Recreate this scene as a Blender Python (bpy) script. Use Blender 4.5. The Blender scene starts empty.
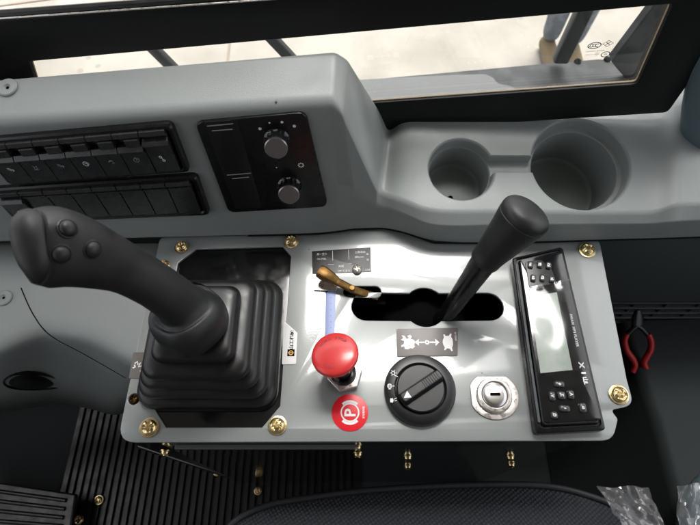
import bpy, bmesh, math, random
from mathutils import Vector, Matrix, noise
random.seed(7)
SC = bpy.context.scene
COL = SC.collection
R = math.radians
V = Vector

# ------------------------------------------------------------------ camera
FPX = 526.0
PITCH = R(27.6)                       # angle between the optical axis and straight down
CAM = V((0.0, -0.25, 0.479))
c_r = V((1, 0, 0))
c_f = V((0, math.sin(PITCH), -math.cos(PITCH)))
c_u = V((0, math.cos(PITCH), math.sin(PITCH)))
cd = bpy.data.cameras.new('camera'); cam = bpy.data.objects.new('camera', cd); COL.objects.link(cam)
cam.location = CAM
cam.rotation_euler = (PITCH, 0, 0)
cd.sensor_width = 36; cd.lens = FPX / 700 * 36
cd.clip_start = 0.01; cd.clip_end = 500
cd.dof.use_dof = True; cd.dof.focus_distance = 0.53; cd.dof.aperture_fstop = 13
SC.camera = cam

def ray(px, py):
    return (c_f * FPX + c_r * (px - 350) + c_u * (262.5 - py)).normalized()
def hit(px, py, P0, N):
    d = ray(px, py); t = (P0 - CAM).dot(N) / d.dot(N)
    return CAM + d * t
def at(px, py, z=0.0):
    return hit(px, py, V((0, 0, z)), V((0, 0, 1)))
def aty(px, py, y):
    return hit(px, py, V((0, y, 0)), V((0, 1, 0)))

class Frame:
    def __init__(s, O, X, N):
        s.O = V(O); s.N = V(N).normalized(); s.Y = s.N.cross(V(X)).normalized(); s.X = s.Y.cross(s.N).normalized()
    def px(s, px, py, w=0.0):
        p = hit(px, py, s.O + s.N * w, s.N) - s.O
        return (p.dot(s.X), p.dot(s.Y))
    def w(s, x, y, z=0.0):
        return s.O + s.X * x + s.Y * y + s.N * z
    def up(s, dz):
        return Frame(s.O + s.N * dz, s.X, s.N)

# ------------------------------------------------------------------ materials
def mat(name, base, rough=0.5, metal=0.0, bump=None, var=None, coat=0.0, spec=0.5, emit=None, rvar=None):
    m = bpy.data.materials.new(name); m.use_nodes = True
    nt = m.node_tree; b = nt.nodes['Principled BSDF']
    b.inputs['Base Color'].default_value = (*base, 1)
    b.inputs['Roughness'].default_value = rough
    b.inputs['Metallic'].default_value = metal
    b.inputs['Coat Weight'].default_value = coat
    b.inputs['Coat Roughness'].default_value = 0.08
    b.inputs['Specular IOR Level'].default_value = spec
    tc = nt.nodes.new('ShaderNodeTexCoord')
    if bump:
        sc, st, dist = bump
        n = nt.nodes.new('ShaderNodeTexNoise'); n.inputs['Scale'].default_value = sc; n.inputs['Detail'].default_value = 3
        nt.links.new(tc.outputs['Object'], n.inputs['Vector'])
        bp = nt.nodes.new('ShaderNodeBump'); bp.inputs['Strength'].default_value = st; bp.inputs['Distance'].default_value = dist
        nt.links.new(n.outputs['Fac'], bp.inputs['Height']); nt.links.new(bp.outputs['Normal'], b.inputs['Normal'])
        if coat: nt.links.new(bp.outputs['Normal'], b.inputs['Coat Normal'])
    if var:
        sc, col2, lo, hi = var
        n = nt.nodes.new('ShaderNodeTexNoise'); n.inputs['Scale'].default_value = sc; n.inputs['Detail'].default_value = 6
        nt.links.new(tc.outputs['Object'], n.inputs['Vector'])
        mr = nt.nodes.new('ShaderNodeMapRange'); mr.inputs[1].default_value = lo; mr.inputs[2].default_value = hi
        nt.links.new(n.outputs['Fac'], mr.inputs[0])
        mx = nt.nodes.new('ShaderNodeMix'); mx.data_type = 'RGBA'
        mx.inputs[6].default_value = (*base, 1); mx.inputs[7].default_value = (*col2, 1)
        nt.links.new(mr.outputs[0], mx.inputs[0]); nt.links.new(mx.outputs[2], b.inputs['Base Color'])
    if rvar:
        sc, r0, r1 = rvar
        n = nt.nodes.new('ShaderNodeTexNoise'); n.inputs['Scale'].default_value = sc; n.inputs['Detail'].default_value = 5
        nt.links.new(tc.outputs['Object'], n.inputs['Vector'])
        mr = nt.nodes.new('ShaderNodeMapRange'); mr.inputs[1].default_value = .35; mr.inputs[2].default_value = .65
        mr.inputs[3].default_value = r0; mr.inputs[4].default_value = r1
        nt.links.new(n.outputs['Fac'], mr.inputs[0]); nt.links.new(mr.outputs[0], b.inputs['Roughness'])
    return m

def clear(name, tint=(1, 1, 1), gloss=0.08, rough=0.02, bump=None, haze=0.0):
    m = bpy.data.materials.new(name); m.use_nodes = True; nt = m.node_tree
    for n in list(nt.nodes): nt.nodes.remove(n)
    o = nt.nodes.new('ShaderNodeOutputMaterial'); mx = nt.nodes.new('ShaderNodeMixShader')
    t = nt.nodes.new('ShaderNodeBsdfTransparent'); t.inputs[0].default_value = (*tint, 1)
    g = nt.nodes.new('ShaderNodeBsdfGlossy'); g.inputs['Roughness'].default_value = rough
    fr = nt.nodes.new('ShaderNodeLayerWeight'); fr.inputs['Blend'].default_value = 0.12
    mt = nt.nodes.new('ShaderNodeMath'); mt.operation = 'MULTIPLY_ADD'; mt.inputs[1].default_value = .8; mt.inputs[2].default_value = gloss
    mt.use_clamp = True
    nt.links.new(fr.outputs['Facing'], mt.inputs[0]); nt.links.new(mt.outputs[0], mx.inputs[0])
    nt.links.new(t.outputs[0], mx.inputs[1]); nt.links.new(g.outputs[0], mx.inputs[2]); nt.links.new(mx.outputs[0], o.inputs[0])
    if haze:
        m2 = nt.nodes.new('ShaderNodeMixShader'); m2.inputs[0].default_value = haze; df = nt.nodes.new('ShaderNodeBsdfDiffuse'); df.inputs[0].default_value = (.8, .8, .82, 1)
        nt.links.new(mx.outputs[0], m2.inputs[1]); nt.links.new(df.outputs[0], m2.inputs[2]); nt.links.new(m2.outputs[0], o.inputs[0])
    if bump:
        tc = nt.nodes.new('ShaderNodeTexCoord'); n = nt.nodes.new('ShaderNodeTexNoise'); n.inputs['Scale'].default_value = bump[0]
        bp = nt.nodes.new('ShaderNodeBump'); bp.inputs['Strength'].default_value = bump[1]; bp.inputs['Distance'].default_value = bump[2]
        nt.links.new(tc.outputs['Object'], n.inputs['Vector']); nt.links.new(n.outputs['Fac'], bp.inputs['Height'])
        nt.links.new(bp.outputs['Normal'], g.inputs['Normal']); nt.links.new(bp.outputs['Normal'], fr.inputs['Normal'])
    return m

M = dict(
    paint=mat('grey_panel_paint', (.25, .268, .262), .32, .1, bump=(420, .05, .0006), coat=.45, rvar=(40, .30, .34)),
    plastic=mat('grey_moulded_plastic', (.25, .27, .266), .40, 0, bump=(850, .22, .0005), var=(9, (.235, .254, .25), .35, .7), rvar=(30, .4, .52)),
    plastic_d=mat('dark_grey_plastic', (.055, .065, .068), .5, 0, bump=(700, .12, .0005), spec=.35),
    black=mat('black_plastic', (.006, .0065, .007), .36, 0, bump=(1200, .12, .0003)),
    satin=mat('black_satin', (.005, .0055, .006), .28, 0, rvar=(60, .25, .31), spec=.4),
    gloss=mat('black_gloss', (.006, .0065, .007), .10, 0, coat=.3, rvar=(80, .06, .16)),
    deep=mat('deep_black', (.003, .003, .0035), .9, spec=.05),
    frame=mat('black_frame_paint', (.0035, .004, .0045), .45, 0, bump=(500, .06, .0004), spec=.3),
    rubber=mat('black_rubber', (.008, .0076, .0076), .36, 0, bump=(600, .12, .0004), rvar=(60, .30, .44)),
    grip=mat('grip_rubber', (.010, .0105, .011), .46, 0, var=(28, (.016, .0165, .017), .42, .66), bump=(1300, .2, .0003), rvar=(70, .42, .58)),
    steel=mat('brushed_steel', (.62, .60, .58), .28, 1, bump=(300, .1, .0003)),
    alu=mat('zinc_plated_steel', (.70, .66, .62), .34, .85, rvar=(200, .22, .45)),
    capm=mat('machined_knob_cap', (.30, .27, .26), .30, 1, bump=(400, .15, .0003)),
    chrome=mat('chrome', (.75, .75, .75), .1, 1),
    brass=mat('yellow_zinc', (.80, .66, .38), .24, 1, bump=(500, .2, .0004), var=(160, (.66, .50, .27), .4, .7)),
    bronze=mat('aged_brass', (.20, .115, .035), .42, .85, var=(200, (.12, .06, .02), .4, .65)),
    red=mat('red_mushroom_plastic', (.60, .036, .036), .30, 0, coat=.25, bump=(500, .1, .0003)),
    red2=mat('red_pressed_mark', (.36, .02, .024), .4),
    redst=mat('red_sticker', (.70, .006, .018), .35),
    redp=mat('red_grip_vinyl', (.38, .010, .012), .35),
    white=mat('white_print', (.78, .78, .77), .5),
    grey_print=mat('grey_print', (.30, .31, .32), .5),
    sticker=mat('taupe_sticker', (.125, .108, .100), .38, var=(60, (.11, .096, .09), .4, .7)),
    wsticker=mat('silver_label', (.62, .62, .62), .35),
    gold=mat('gold_print', (.55, .30, .02), .4),
    blue=mat('dark_blue', (.005, .02, .26), .5, spec=.2),
    pale=mat('pale_blue', (.24, .30, .58), .4),
    lcd=mat('pale_lcd', (.46, .51, .45), .25, coat=.4, var=(40, (.36, .42, .36), .42, .6)),
    button=mat('button_rubber', (.035, .035, .036), .28, coat=.3),
    concrete=mat('pale_concrete', (.31, .285, .25), .85, 0, bump=(3, .3, .01), var=(2.6, (.23, .21, .18), .42, .66)),
    joint=mat('concrete_joint', (.22, .18, .14), .9),
    plate=mat('grey_steel_plate', (.035, .036, .038), .65, 0, bump=(60, .3, .002), var=(20, (.06, .062, .064), .45, .62), spec=.3),
    sheen=mat('painted_deck_reflection', (.080, .082, .085), .55, 0, bump=(50, .1, .001)),  # paler deck colour that stands in for a reflection
    pole=mat('dark_guard_paint', (.018, .02, .023), .45, 0, bump=(300, .2, .001)),
    cream=mat('cream_edge_sealant', (.34, .27, .19), .7),
    flange=mat('flange_paint', (.11, .12, .122), .35, .2, bump=(300, .05, .0004)),
    slat=mat('louvre_plastic', (.05, .056, .058), .45),
    key=mat('key_plastic', (.020, .021, .022), .30, 0, spec=.6, rvar=(90, .22, .32)),
    dim=mat('dark_console_plastic', (.034, .040, .041), .7, 0, bump=(700, .12, .0005), spec=.08),
    trim=mat('blue_grey_trim', (.10, .145, .165), .45, bump=(700, .2, .0005)),
    denim=mat('faded_denim', (.13, .145, .17), .85, bump=(300, .4, .002), var=(25, (.22, .235, .26), .4, .65)),
    shoe=mat('tan_suede', (.17, .12, .065), .8, bump=(150, .3, .002)),
    shirt=mat('navy_cotton', (.03, .04, .08), .85, bump=(120, .3, .003)),
    skin=mat('skin', (.52, .33, .24), .5),
    hair=mat('black_hair', (.012, .010, .009), .5, bump=(200, .5, .003)),
    seam=mat('dark_seam', (.010, .011, .012), .9, spec=.1),
    lining=mat('unseen_shell_lining', (.22, .22, .215), .85),
    stitch=mat('seat_piping', (.012, .013, .016), .6, bump=(800, .3, .0005)),
)
_b = M['paint'].node_tree.nodes['Principled BSDF']; _b.inputs['Coat IOR'].default_value = 1.6; _b.inputs['Coat Roughness'].default_value = .05
M['glass'] = clear('window_glass', (.96, .97, .96), .015)
M['film'] = clear('clear_plastic_film', (.94, .94, .95), .07, .08)
M['wrap'] = clear('crinkled_plastic_wrap', (.92, .93, .95), .05, .12, haze=.10)

def seat_mat():
    m = mat('black_mesh_fabric', (.020, .023, .030), .75); nt = m.node_tree; b = nt.nodes['Principled BSDF']
    tc = nt.nodes.new('ShaderNodeTexCoord'); mp = nt.nodes.new('ShaderNodeMapping'); mp.inputs['Rotation'].default_value = (0, 0, R(12))
    nt.links.new(tc.outputs['Object'], mp.inputs[0])
    mp2 = nt.nodes.new('ShaderNodeMapping'); mp2.inputs['Rotation'].default_value = (0, 0, R(45)); mp2.inputs['Scale'].default_value = (1, 1, .01)
    nt.links.new(mp.outputs[0], mp2.inputs[0])
    vo = nt.nodes.new('ShaderNodeTexVoronoi'); vo.inputs['Scale'].default_value = 300; vo.inputs['Randomness'].default_value = .12
    nt.links.new(mp2.outputs[0], vo.inputs['Vector'])
    mr = nt.nodes.new('ShaderNodeMapRange'); mr.inputs[1].default_value = .15; mr.inputs[2].default_value = .6; mr.inputs[3].default_value = 1; mr.inputs[4].default_value = 0
    nt.links.new(vo.outputs['Distance'], mr.inputs[0])
    mx = nt.nodes.new('ShaderNodeMix'); mx.data_type = 'RGBA'; mx.inputs[6].default_value = (.004, .0048, .0065, 1); mx.inputs[7].default_value = (.028, .032, .041, 1)
    nt.links.new(mr.outputs[0], mx.inputs[0]); nt.links.new(mx.outputs[2], b.inputs['Base Color'])
    bp = nt.nodes.new('ShaderNodeBump'); bp.inputs['Strength'].default_value = .7; bp.inputs['Distance'].default_value = .0015
    nt.links.new(mr.outputs[0], bp.inputs['Height']); nt.links.new(bp.outputs['Normal'], b.inputs['Normal'])
    return m
M['fabric'] = seat_mat()
def specks(m, scale, size, col, amt=.8):
    nt = m.node_tree; b = nt.nodes['Principled BSDF']; tc = nt.nodes.new('ShaderNodeTexCoord')
    vo = nt.nodes.new('ShaderNodeTexVoronoi'); vo.inputs['Scale'].default_value = scale
    nz = nt.nodes.new('ShaderNodeTexNoise'); nz.inputs['Scale'].default_value = scale * .35; nz.inputs['Detail'].default_value = 2
    nt.links.new(tc.outputs['Object'], vo.inputs['Vector']); nt.links.new(tc.outputs['Object'], nz.inputs['Vector'])
    a = nt.nodes.new('ShaderNodeMath'); a.operation = 'LESS_THAN'; a.inputs[1].default_value = size; nt.links.new(vo.outputs['Distance'], a.inputs[0])
    c = nt.nodes.new('ShaderNodeMath'); c.operation = 'GREATER_THAN'; c.inputs[1].default_value = .60; nt.links.new(nz.outputs['Fac'], c.inputs[0])
    d = nt.nodes.new('ShaderNodeMath'); d.operation = 'MULTIPLY'; nt.links.new(a.outputs[0], d.inputs[0]); nt.links.new(c.outputs[0], d.inputs[1])
    e = nt.nodes.new('ShaderNodeMath'); e.operation = 'MULTIPLY'; e.inputs[1].default_value = amt; nt.links.new(d.outputs[0], e.inputs[0])
    mx = nt.nodes.new('ShaderNodeMix'); mx.data_type = 'RGBA'; mx.inputs[7].default_value = (*col, 1)
    l = b.inputs['Base Color'].links
    if l: nt.links.new(l[0].from_socket, mx.inputs[6])
    else: mx.inputs[6].default_value = b.inputs['Base Color'].default_value
    nt.links.new(e.outputs[0], mx.inputs[0]); nt.links.new(mx.outputs[2], b.inputs['Base Color'])
specks(M['paint'], 75, .07, (.05, .05, .048), .75)
specks(M['plastic'], 120, .06, (.36, .37, .36), .35)
specks(M['concrete'], 9, .16, (.17, .14, .11), .5)
specks(M['rubber'], 160, .07, (.05, .046, .04), .5)

# ------------------------------------------------------------------ object helpers
def link(name, me, m, parent=None, smooth=False, bevel=0.0, seg=3, auto=None):
    if isinstance(m, (list, tuple)):
        for q in m: me.materials.append(M[q])
    else: me.materials.append(M[m])
    o = bpy.data.objects.new(name, me); COL.objects.link(o)
    if parent is not None:
        o.parent = parent
        base = V((0, 0, 0)); p = parent
        while p is not None: base += p.location; p = p.parent
        me.transform(Matrix.Translation(-base))
    if smooth or bevel or auto is not None:
        a = auto if auto is not None else (180 if smooth else 40)
        bm = bmesh.new(); bm.from_mesh(me)
        for f in bm.faces: f.smooth = True
        if a < 180:
            for e in bm.edges:
                if len(e.link_faces) == 2 and e.calc_face_angle(0) > R(a): e.smooth = False
        bm.to_mesh(me); bm.free()
    if bevel:
        md = o.modifiers.new('bevel', 'BEVEL'); md.width = bevel; md.segments = seg; md.limit_method = 'ANGLE'; md.angle_limit = R(35)
        md.harden_normals = True
    return o
def mesh(name, vs, fs, m, parent=None, fix=True, **k):
    me = bpy.data.meshes.new(name); me.from_pydata([tuple(v) for v in vs], [], fs); me.update()
    if fix:
        bm = bmesh.new(); bm.from_mesh(me); bmesh.ops.recalc_face_normals(bm, faces=bm.faces); bm.to_mesh(me); bm.free()
    return link(name, me, m, parent, **k)
def tag(o, label, cat, group=None):
    o['label'] = label; o['category'] = cat
    if group: o['group'] = group
    return o
def thing(name, loc, label, cat, group=None):
    o = bpy.data.objects.new(name, None); COL.objects.link(o); o.location = V(loc); o.empty_display_size = .02
    bpy.context.view_layer.update()
    return tag(o, label, cat, group)
def struct(o, kind='structure'):
    o['kind'] = kind; return o
def join(parts):
    vs, fs = [], []
    for v, f in parts:
        n = len(vs); vs += list(v); fs += [tuple(i + n for i in q) for q in f]
    return vs, fs

def box_g(f, x0, x1, y0, y1, z0, z1):
    vs = [f.w(x, y, z) for z in (z0, z1) for x, y in ((x0, y0), (x1, y0), (x1, y1), (x0, y1))]
    return vs, [(3, 2, 1, 0), (4, 5, 6, 7), (0, 1, 5, 4), (1, 2, 6, 5), (2, 3, 7, 6), (3, 0, 4, 7)]
W0 = Frame((0, 0, 0), (1, 0, 0), (0, 0, 1))
def prism_g(f, pts, z0, z1):
    n = len(pts)
    vs = [f.w(x, y, z0) for x, y in pts] + [f.w(x, y, z1) for x, y in pts]
    return vs, [tuple(range(n))[::-1], tuple(range(n, 2 * n))] + [(i, (i + 1) % n, n + (i + 1) % n, n + i) for i in range(n)]
def rnd(pts, r, n=6):
    """polygon with rounded corners; r is one number or one per corner"""
    out = []; N = len(pts)
    for i in range(N):
        p = V(pts[i]); a = V(pts[i - 1]); b = V(pts[(i + 1) % N])
        ri = r[i] if isinstance(r, (list, tuple)) else r
        d1 = (a - p); d2 = (b - p); l1, l2 = d1.length, d2.length; d1.normalize(); d2.normalize()
        if ri <= 0: out.append(tuple(p)); continue
        ang = d1.angle(d2); t = min(ri / math.tan(ang / 2), l1 * .48, l2 * .48)
        p1 = p + d1 * t; p2 = p + d2 * t
        for k in range(n + 1):
            s = k / n; out.append(tuple(p1 * (1 - s) ** 2 + p * 2 * s * (1 - s) + p2 * s * s))
    return out
def circ(cx, cy, r, n=40, ry=None, a0=0):
    ry = ry or r
    return [(cx + r * math.cos(a0 + 2 * math.pi * k / n), cy + ry * math.sin(a0 + 2 * math.pi * k / n)) for k in range(n)]
def curve_mesh(loops, thick, bev):
    cu = bpy.data.curves.new('c', 'CURVE'); cu.dimensions = '2D'; cu.fill_mode = 'BOTH'
    for lp in loops:
        s = cu.splines.new('POLY'); s.points.add(len(lp) - 1)
        for i, p in enumerate(lp): s.points[i].co = (p[0], p[1], 0, 1)
        s.use_cyclic_u = True
    cu.extrude = max(thick / 2 - bev, 0); cu.bevel_depth = bev; cu.offset = -bev; cu.bevel_resolution = 2
    o = bpy.data.objects.new('c', cu); COL.objects.link(o)
    dg = bpy.context.evaluated_depsgraph_get(); me = bpy.data.meshes.new_from_object(o.evaluated_get(dg))
    bpy.data.objects.remove(o); bpy.data.curves.remove(cu)
    return me
def plate(name, f, loops, z_top, thick, m, parent=None, bev=.0008):
    """flat plate with holes lying in frame f, its top at height z_top"""
    me = curve_mesh(loops, thick, bev)
    T = Matrix((( *[f.X[0], f.Y[0], f.N[0]], f.O[0]), (f.X[1], f.Y[1], f.N[1], f.O[1]), (f.X[2], f.Y[2], f.N[2], f.O[2]), (0, 0, 0, 1)))
    me.transform(T @ Matrix.Translation((0, 0, z_top - thick / 2)))
    bm = bmesh.new(); bm.from_mesh(me); bmesh.ops.remove_doubles(bm, verts=bm.verts, dist=1e-6); bm.to_mesh(me); bm.free()
    return link(name, me, m, parent, auto=30)
def text_g(f, s, cx, cy, h, z, ang=0.0, squash=1.0, bold=0.0, fn=None):
    cu = bpy.data.curves.new('t', 'FONT'); cu.body = s; cu.size = 1; cu.resolution_u = 2; cu.offset = bold
    o = bpy.data.objects.new('t', cu); COL.objects.link(o)
    dg = bpy.context.evaluated_depsgraph_get(); me = bpy.data.meshes.new_from_object(o.evaluated_get(dg))
    bpy.data.objects.remove(o); bpy.data.curves.remove(cu)
    vs = [v.co.copy() for v in me.vertices]; fs = [tuple(p.vertices) for p in me.polygons]; bpy.data.meshes.remove(me)
    if not vs: return [], []
    x0, x1 = min(v.x for v in vs), max(v.x for v in vs); y0, y1 = min(v.y for v in vs), max(v.y for v in vs)
    k = h / max(y1 - y0, 1e-6); ca, sa = math.cos(ang), math.sin(ang); out = []
    for v in vs:
        x = (v.x - (x0 + x1) / 2) * k * squash; y = (v.y - (y0 + y1) / 2) * k
        if fn: out.append(fn(x, y))
        else: out.append(f.w(cx + x * ca - y * sa, cy + x * sa + y * ca, z))
    return out, fs
def stroke_g(f, lines, wd, z, cx=0, cy=0, sc=1.0, ang=0.0):
    """polylines with a width, flat in frame f"""
    vs, fs = [], []; ca, sa = math.cos(ang), math.sin(ang)
    for k, ln in enumerate(lines):
        ln = [V((p[0] * sc, p[1] * sc)) for p in ln]; n0 = len(vs); n = len(ln)
        closed = (ln[0] - ln[-1]).length < 1e-9 and n > 2
        for i, p in enumerate(ln):
            a = ln[i - 1] if i > 0 else (ln[-2] if closed else p); b = ln[i + 1] if i < n - 1 else (ln[1] if closed else p)
            d = (b - a); d.normalize(); q = V((-d.y, d.x)) * wd * sc / 2
            for s in (p + q, p - q): vs.append(f.w(cx + s.x * ca - s.y * sa, cy + s.x * sa + s.y * ca, z + k * 2e-6))
        fs += [(n0 + 2 * i, n0 + 2 * i + 1, n0 + 2 * i + 3, n0 + 2 * i + 2) for i in range(n - 1)]
    return vs, fs
def poly_g(f, pts, z, cx=0, cy=0, sc=1.0, ang=0.0):
    ca, sa = math.cos(ang), math.sin(ang)
    return [f.w(cx + (x * ca - y * sa) * sc, cy + (x * sa + y * ca) * sc, z) for x, y in pts], [tuple(range(len(pts)))]
def ring_pts(r, n=24, a0=0, a1=2 * math.pi, cx=0, cy=0):
    return [(cx + r * math.cos(a0 + (a1 - a0) * k / n), cy + r * math.sin(a0 + (a1 - a0) * k / n)) for k in range(n + 1)]
def lathe_g(f, cx, cy, prof, n=48, mod=None):
    vs, fs = [], []
    for r, z in prof:
        for k in range(n):
            a = 2 * math.pi * k / n; rr = r * (mod(a, r, z) if mod else 1)
            vs.append(f.w(cx + rr * math.cos(a), cy + rr * math.sin(a), z))
    m = len(prof)
    for i in range(m - 1):
        for k in range(n):
            k2 = (k + 1) % n; fs.append((i * n + k, i * n + k2, (i + 1) * n + k2, (i + 1) * n + k))
    if prof[0][0] > 1e-6: fs.append(tuple(range(n))[::-1])
    if prof[-1][0] > 1e-6: fs.append(tuple(range((m - 1) * n, m * n)))
    return vs, fs
def tube_g(pts, rad, n=16, flat=None, up=None, cap=True, sq=2.0):
    """loft of (super)ellipses along points; rad = radius or (a,b)"""
    pts = [V(p) for p in pts]; vs, fs = [], []; U = None
    for i, p in enumerate(pts):
        t = (pts[min(i + 1, len(pts) - 1)] - pts[max(i - 1, 0)]).normalized()
        if U is None:
            U = V(up) if up is not None else (V((0, 0, 1)) if abs(t.z) < .9 else V((1, 0, 0)))
        U = (U - t * U.dot(t)).normalized(); S = t.cross(U)
        r = rad[i] if isinstance(rad, list) else rad
        a, b = r if isinstance(r, (list, tuple)) else (r, r)
        for k in range(n):
            th = 2 * math.pi * k / n; c, s = math.cos(th), math.sin(th)
            c = math.copysign(abs(c) ** (2 / sq), c); s = math.copysign(abs(s) ** (2 / sq), s)
            vs.append(p + S * a * c + U * b * s)
    m = len(pts)
    for i in range(m - 1):
        for k in range(n):
            k2 = (k + 1) % n; fs.append((i * n + k, i * n + k2, (i + 1) * n + k2, (i + 1) * n + k))
    if cap: fs += [tuple(range(n))[::-1], tuple(range((m - 1) * n, m * n))]
    return vs, fs
def resample(pts, n):
    """Catmull-Rom through points (any dimension)"""
    out = []; m = len(pts)
    for j in range(n):
        t = j / (n - 1) * (m - 1); i = min(int(t), m - 2); u = t - i
        p = [pts[max(0, min(m - 1, i + k))] for k in (-1, 0, 1, 2)]
        out.append(tuple(.5 * (2 * b + (c - a) * u + (2 * a - 5 * b + 4 * c - d) * u * u + (3 * b - a - 3 * c + d) * u ** 3) for a, b, c, d in zip(*p)))
    return out
def boolean_cut(o, cutters):
    for v, f in cutters:
        me = bpy.data.meshes.new('cut'); me.from_pydata([tuple(q) for q in v], [], f); me.update()
        bm = bmesh.new(); bm.from_mesh(me); bmesh.ops.recalc_face_normals(bm, faces=bm.faces); bm.to_mesh(me); bm.free()
        c = bpy.data.objects.new('cut', me); COL.objects.link(c)
        md = o.modifiers.new('cut', 'BOOLEAN'); md.object = c; md.operation = 'DIFFERENCE'; md.solver = 'EXACT'
        bpy.context.view_layer.update(); dg = bpy.context.evaluated_depsgraph_get()
        nm = bpy.data.meshes.new_from_object(o.evaluated_get(dg)); o.modifiers.remove(md)
        old = o.data; o.data = nm; bpy.data.meshes.remove(old); bpy.data.objects.remove(c); bpy.data.meshes.remove(me)
def rnd3(pts, r, n=5):
    """open 3-D polyline with its inner corners rounded; fixed number of points"""
    pts = [V(p) for p in pts]; out = [pts[0]]
    for i in range(1, len(pts) - 1):
        p, a, b = pts[i], pts[i - 1], pts[i + 1]; ri = r[i] if isinstance(r, (list, tuple)) else r
        d1, d2 = a - p, b - p; l1, l2 = d1.length, d2.length
        p1 = p + d1.normalized() * min(ri, l1 * .45); p2 = p + d2.normalized() * min(ri, l2 * .45)
        for k in range(n + 1):
            s = k / n; out.append(p1 * (1 - s) ** 2 + p * 2 * s * (1 - s) + p2 * s * s)
    out.append(pts[-1]); return out
def cast(o, px, py):
    bpy.context.view_layer.update()
    d = ray(px, py); ok, loc, nor, _ = o.ray_cast(o.matrix_world.inverted() @ CAM, d)
    return (o.matrix_world @ loc, nor) if ok else (at(px, py, 0), V((0, 0, 1)))
def facing(p, n, xdir=(1, 0, 0)):
    if n.dot(CAM - p) < 0: n = -n
    return Frame(p, xdir, n)

# ================================================================== CONTROL PANEL
P = W0
pan = thing('control_panel', at(365, 345, 0), 'grey painted metal control panel carrying the joystick, levers, switches and stickers', 'control panel')
out = rnd([P.px(*q) for q in [(160, 236.5), (117, 442.5), (613, 440.5), (618, 419), (611, 410), (634, 405), (627, 380), (599, 238), (440, 237), (405, 224), (345, 222), (300, 230), (240, 235)]],
          [.008, .016, .022, .004, .003, .011, .02, .009, .01, .01, .01, .01, 0])
boot_hole = [P.px(*q) for q in [(196, 249), (178, 263), (152, 405), (166, 427.5), (262, 427.5), (280, 406), (291, 256), (283, 246.5)]][::-1]
def stadium(f, x0, x1, yc, half, n=14):
    a = f.px(x0, yc); b = f.px(x1, yc); r = f.px(x0, yc - half)[1] - a[1]
    return [(a[0] + r + r * math.cos(t), a[1] + r * math.sin(t)) for t in [math.pi / 2 + math.pi * k / n for k in range(n + 1)]] + \
           [(b[0] - r + r * math.cos(t), b[1] + r * math.sin(t)) for t in [-math.pi / 2 + math.pi * k / n for k in range(n + 1)]], r
slot, sr = stadium(P, 351.5, 503.5, 306.5, 13.6)
bc = P.px(425, 307); br = P.px(446, 307)[0] - bc[0]
k_in = math.asin(sr / br); bulge_lo = [(bc[0] + br * math.cos(t), bc[1] + br * math.sin(t)) for t in [math.pi + k_in + (math.pi - 2 * k_in) * k / 12 for k in range(13)]]
bulge_hi = [(bc[0] + br * math.cos(t), bc[1] + br * math.sin(t)) for t in [k_in + (math.pi - 2 * k_in) * k / 12 for k in range(13)]]
slot = slot[:15] + bulge_lo + slot[15:] + bulge_hi
tog, _ = stadium(P, 343, 381, 291.5, 5.4)
hole = circ(*P.px(134, 399), .0052, 20)
pl = plate('face_plate', P, [out, slot[::-1], boot_hole[::-1], tog[::-1], hole[::-1]], 0, .003, 'paint', pan, .0007)
bl = [P.px(*q) for q in [(170, 243), (143, 434), (288, 434), (300, 243)]]
mesh('boot_mounting_plate', *prism_g(P, bl, -.0065, -.0036), 'gloss', pan, bevel=.0003)
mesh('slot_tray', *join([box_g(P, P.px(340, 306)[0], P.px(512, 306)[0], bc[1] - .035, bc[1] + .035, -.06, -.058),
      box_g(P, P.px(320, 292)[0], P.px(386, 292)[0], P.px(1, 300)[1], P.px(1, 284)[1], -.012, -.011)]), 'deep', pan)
# folded front flange and pedestal
fy = P.px(300, 442)[1]
mesh('front_flange', *join([box_g(P, P.px(163, 442)[0], P.px(356, 442)[0], fy + .001, fy + .006, -.030, -.0045),
                            box_g(P, P.px(170, 442)[0], P.px(356, 442)[0], fy - .004, fy + .0005, -.0170, -.0140)]), 'flange', pan, bevel=.001)
a1 = at(268, 492, -.45); a0 = at(146, 452, -.45)
xk = P.px(150, 400)[0]; am_ = a0.lerp(a1, (xk - a0.x) / (a1.x - a0.x))
ped = [(am_.x, min(am_.y, fy + .03)), (a1.x, fy + .0065), (P.px(596, 440)[0], fy + .0065), (P.px(590, 260)[0], .02), (am_.x, .02)]
g = prism_g(P, ped, -.449, -.0068); mesh('pedestal', g[0], g[1][:1] + g[1][2:], 'gloss', pan)
mesh('plinth', *prism_g(P, [(a0.x, a0.y), (am_.x - .001, am_.y), (am_.x - .001, .015), (a0.x, .015)], -.449, -.40), 'gloss', pan, bevel=.004)

def screw(parent, f, x, y, z, r=.0058, m='brass', rot=0.0, washer=True):
    """dome headed screw with a cross recess, on a washer"""
    n = 48; prof = [(r * 1.28, 0), (r * 1.28, .0009), (r * 1.02, .0011)] if washer else []
    prof += [(r, .0011), (r, .0026), (r * .93, .0036), (r * .8, .0043), (r * .62, .0048), (r * .45, .0050), (r * .3, .0051), (r * .15, .0051), (0.00001, .0051)]
    vs, fs = [], []
    for rr, zz in prof:
        for k in range(n):
            a = 2 * math.pi * k / n + rot; X, Y = rr * math.cos(a), rr * math.sin(a); dz = 0
            if zz > .004 and rr < r * .66:
                a2 = a - rot; u, w = abs(rr * math.cos(a2)), abs(rr * math.sin(a2)); d = min(u, w)
                if d < r * .16: dz = -.0022
                elif d < r * .24: dz = -.001
            vs.append(f.w(x + X, y + Y, z + zz + dz))
    q = len(prof)
    for i in range(q - 1):
        for k in range(n): fs.append((i * n + k, i * n + (k + 1) % n, (i + 1) * n + (k + 1) % n, (i + 1) * n + k))
    return mesh('screw', vs, fs, m, parent, auto=35)
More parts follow.
